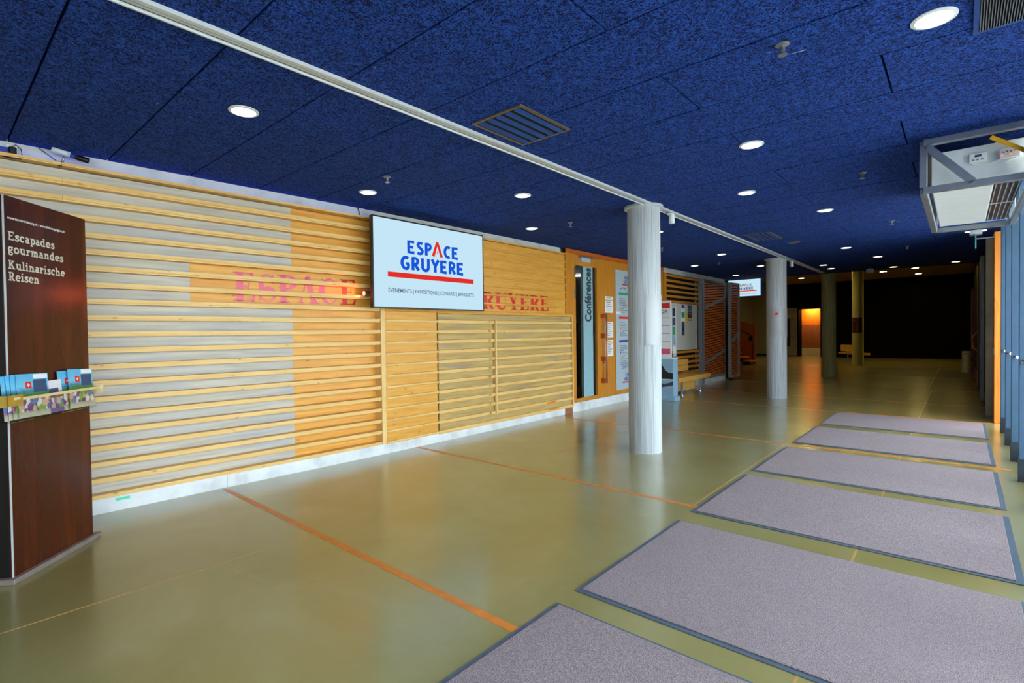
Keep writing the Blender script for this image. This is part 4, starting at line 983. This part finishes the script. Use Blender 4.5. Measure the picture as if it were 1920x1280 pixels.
def gate_leaf(name, label, loc, rz, W, H, z0, slats, ctr):
    g = thing(name, label, 'gate', loc, rz); T = .06 if W > 1 else .10
    box('frame_stile', -T/2, T/2, 0, .05, z0, H, 'steel_frame', g, True, bev=.003); box('frame_stile', -T/2, T/2, W-.05, W, z0, H, 'steel_frame', g, True, bev=.003)
    box('frame_rail', -T/2, T/2, .05, W-.05, z0, z0+.07, 'steel_frame', g, True); box('frame_rail', -T/2, T/2, .05, W-.05, H-.06, H, 'dark_grey', g, True)
    sl = .1*W
    for i in range(-3, slats+3):
        z = z0+.10+(H-z0-.28)*(i+.5)/slats; th = (H-z0-.28)/slats*.62
        cl = lambda q: min(max(q, z0+.07), H-.06)
        vs = [(x, y, cl(zz)) for y, dz in ((.05, -sl*.35), (W-.05, sl*.35)) for x, zz in ((-.01, z+dz+.09-th/2), (.022, z+dz+.09-th/2), (.022, z+dz+.09+th/2), (-.01, z+dz+.09+th/2))]
        if max(abs(vs[3][2]-vs[0][2]), abs(vs[7][2]-vs[4][2])) < .01: continue
        mesh('slat', vs, [(3, 2, 1, 0), (4, 5, 6, 7), (0, 1, 5, 4), (1, 2, 6, 5), (2, 3, 7, 6), (3, 0, 4, 7)], 'brown_slat', g, True)
    box('backing', -.028, -.018, .05, W-.05, z0+.07, H-.06, 'dark', g, True)
    for zc in ctr: bar('diagonal_bar', (.03, .03, zc-.14), (.03, W-.03, zc+.20), .03, .085, 'steel_frame', g, True)
    return g
gate_leaf('slatted_gate', 'tall red-brown slatted gate in a grey steel frame, closed against the wall', (FX+.0, 14.42, 0), 0, 1.76, 2.94, .14, 34, (.72, 2.28))
pl_ = box('gate_plinth', FX-.03, FX+.01, 14.42, 16.2, 0, .13, 'base_concrete', bl2)
g2 = gate_leaf('open_gate_leaf', 'open slatted gate leaf with lock and handle, seen nearly edge-on', (FX+.215, 15.95, 0), math.radians(-6), .62, 2.93, .08, 34, (1.25,))
box('lock_case', .03, .05, .01, .06, .95, 1.25, 'steel', g2, True); tube('lever', [(.05, .03, 1.12), (.09, .03, 1.12), (.09, .12, 1.12)], .012, 'chrome', g2, True)
lathe('castor', [(0, -.02), (.035, -.02), (.035, .02), (0, .02)], 'black', (0, .06, .036), g2, True, 14, 'X')

# ------------------------------------------------------------------ leaflet kiosk and bench
kk = thing('agenda_kiosk', 'poster kiosk with wavy blue base and agenda sheet beside the bench', 'kiosk', (-4.85, 10.75, 0))
kx0, kx1, ky0, ky1 = -5.22, -4.62, 10.5, 10.74
box('plinth', kx0-.02, kx1+.04, ky0-.02, ky1+.02, 0, .10, 'kiosk_blue', kk, bev=.006)
box('base_body', kx0, kx1, ky0, ky1, .10, .90, 'kiosk_blue', kk)
def wave(zf0, zf1, n=14): return [(kx0+(kx1-kx0)*i/n, zf0(i/n)) for i in range(n+1)], [(kx0+(kx1-kx0)*i/n, zf1(i/n)) for i in range(n+1)]
lo, hi = wave(lambda t: .46, lambda t: .90-.30*(1/(1+math.exp(-(t-.62)*14))))
place2d('dark_wave', [[lo[i], lo[i+1], hi[i+1], hi[i]] for i in range(14)], (0, ky0-.003, 0), (1, 0, 0), (0, 0, 1), 'black', kk)
lo, hi = wave(lambda t: .22+.12*t, lambda t: .30+.14*t+.03*math.sin(t*6))
place2d('dark_wave', [[lo[i], lo[i+1], hi[i+1], hi[i]] for i in range(14)], (0, ky0-.003, 0), (1, 0, 0), (0, 0, 1), 'kiosk_dark', kk)
lo, hi = wave(lambda t: .455, lambda t: .47)
place2d('white_line', [[lo[i], lo[i+1], hi[i+1], hi[i]] for i in range(14)], (0, ky0-.004, 0), (1, 0, 0), (0, 0, 1), 'white', kk)
box('top_lip', kx0-.01, kx1+.01, ky0-.01, ky1+.01, .90, .93, 'white', kk, bev=.004)
pn = box('poster_board', kx0, -4.68, ky0+.05, ky0+.08, .93, 2.15, 'white_paper', kk)
box('red_band', kx0+.02, -4.70, ky0+.047, ky0+.05, 1.99, 2.10, 'red', pn); box('foot_band', kx0+.02, -4.70, ky0+.047, ky0+.05, 1.0, 1.12, 'pink_red', pn)
font_text('agenda_word', 'AGENDA', .12, (kx0+.04, ky0+.046, 1.88), (1, 0, 0), (0, 0, 1), 'grey_print', pn, width=.43, bold=.003)
for i in range(4): box('ruled_line', kx0+.03, -4.70, ky0+.047, ky0+.05, 1.78-.17*i, 1.79-.17*i, 'grey_print', pn)
sd = box('leaflet_pocket', -4.67, -4.60, ky0+.10, ky0+.14, .95, 2.05, 'sign_panel', kk)
for i in range(5): box('leaflet', -4.665, -4.605, ky0+.097, ky0+.10, 1.02+.2*i, 1.18+.2*i, ('white_paper', 'kiosk_blue', 'green_print', 'navy', 'kiosk_dark')[i], sd)
def bench(x, y, L_, rz, label):
    b = thing('slatted_bench', label, 'bench', (x, y, 0), rz)
    for i in range(4): box('seat_plank', -.03-.115*i, -.135-.115*i, 0, L_, .365, .42, 'bench_wood', b, True, bev=.004)
    box('front_fascia', -.03, -.005, 0, L_, .31, .42, 'bench_wood', b, True, bev=.003)
    for i in range(2): box('back_plank', -.50, -.53, .04, L_-.22, .48+.15*i, .625+.15*i, 'bench_wood', b, True, bev=.004)
    for yy in (.35, L_-.52):
        bar('back_strut', (-.47, yy, .36), (-.545, yy, .74), .04, .012, 'steel_frame', b, True, up=(1, 0, 0))
        for xx in (-.08, -.42):
            box('leg', xx-.02, xx+.02, yy-.02, yy+.02, .02, .365, 'steel_frame', b, True); lathe('foot_pad', [(.035, 0), (.035, .015), (.02, .025)], 'chrome', (xx, yy, 0), b, True, 12)
    box('modesty_board', -.20, -.22, .38, L_-.55, .06, .27, 'bench_wood', b, True, bev=.003)
    return b
bench(-4.84, 11.32, 1.98, 0, 'pale ash bench with backrest between kiosk and slatted gate')
bench(-3.0, 27.3, 1.3, math.radians(48), 'wooden bench standing behind the bronze-sleeved column')

# ------------------------------------------------------------------ stair
sc_ = thing('timber_stair', 'red larch stair flight with timber side wall and dark handrail', 'stair', (-7.2, 24.3, 0))
for i in range(6):
    xa = -6.82-.30*i
    box('tread', xa-.34, xa, 23.4, 24.28, .15+.17*i-.05+.02, .15+.17*i+.02, 'stair_wood', sc_)
    box('riser', xa-.33, xa-.03, 23.42, 24.28, max(0, .17*i-.05+.02), .15+.17*i-.05+.02, 'black', sc_)
zz = lambda x: 1.76+(-6.86-x)*.22
for i in range(11):
    xa = -6.86-.2*i; xb = xa-.197
    prism('wall_plank', [(xb, .02), (xa, .02), (xa, zz(xa)), (xb, zz(xb))], 'Y', 24.30, 24.36, 'stair_wood', sc_)
tube('handrail', [(-6.96, 24.22, .16), (-6.96, 24.22, 1.2), (-7.12, 24.22, 1.28), (-7.6, 24.22, 1.56), (-8.6, 24.22, 2.1)], .025, 'dark_grey', sc_)
box('rail_box', -7.12, -6.98, 24.2, 24.29, 1.02, 1.22, 'black', sc_)

# ------------------------------------------------------------------ wall bin
wbn = thing('wall_bin', 'cream cylindrical bin mounted on the dark right wall', 'bin', (0.1, 18, .32))
lathe('drum', [(0.0, 0), (.088, 0), (.09, .55), (.08, .552), (.075, .3), (0, .3)], 'beige_bin', (0.1, 18, .32), wbn, n=28)
box('bracket', .17, .40, 17.97, 18.03, .6, .7, 'dark_grey', wbn)
for i in range(3): box('ash_hole', .06+.03*i, .075+.03*i, 17.905, 17.91, .80, .82, 'dark_grey', wbn)
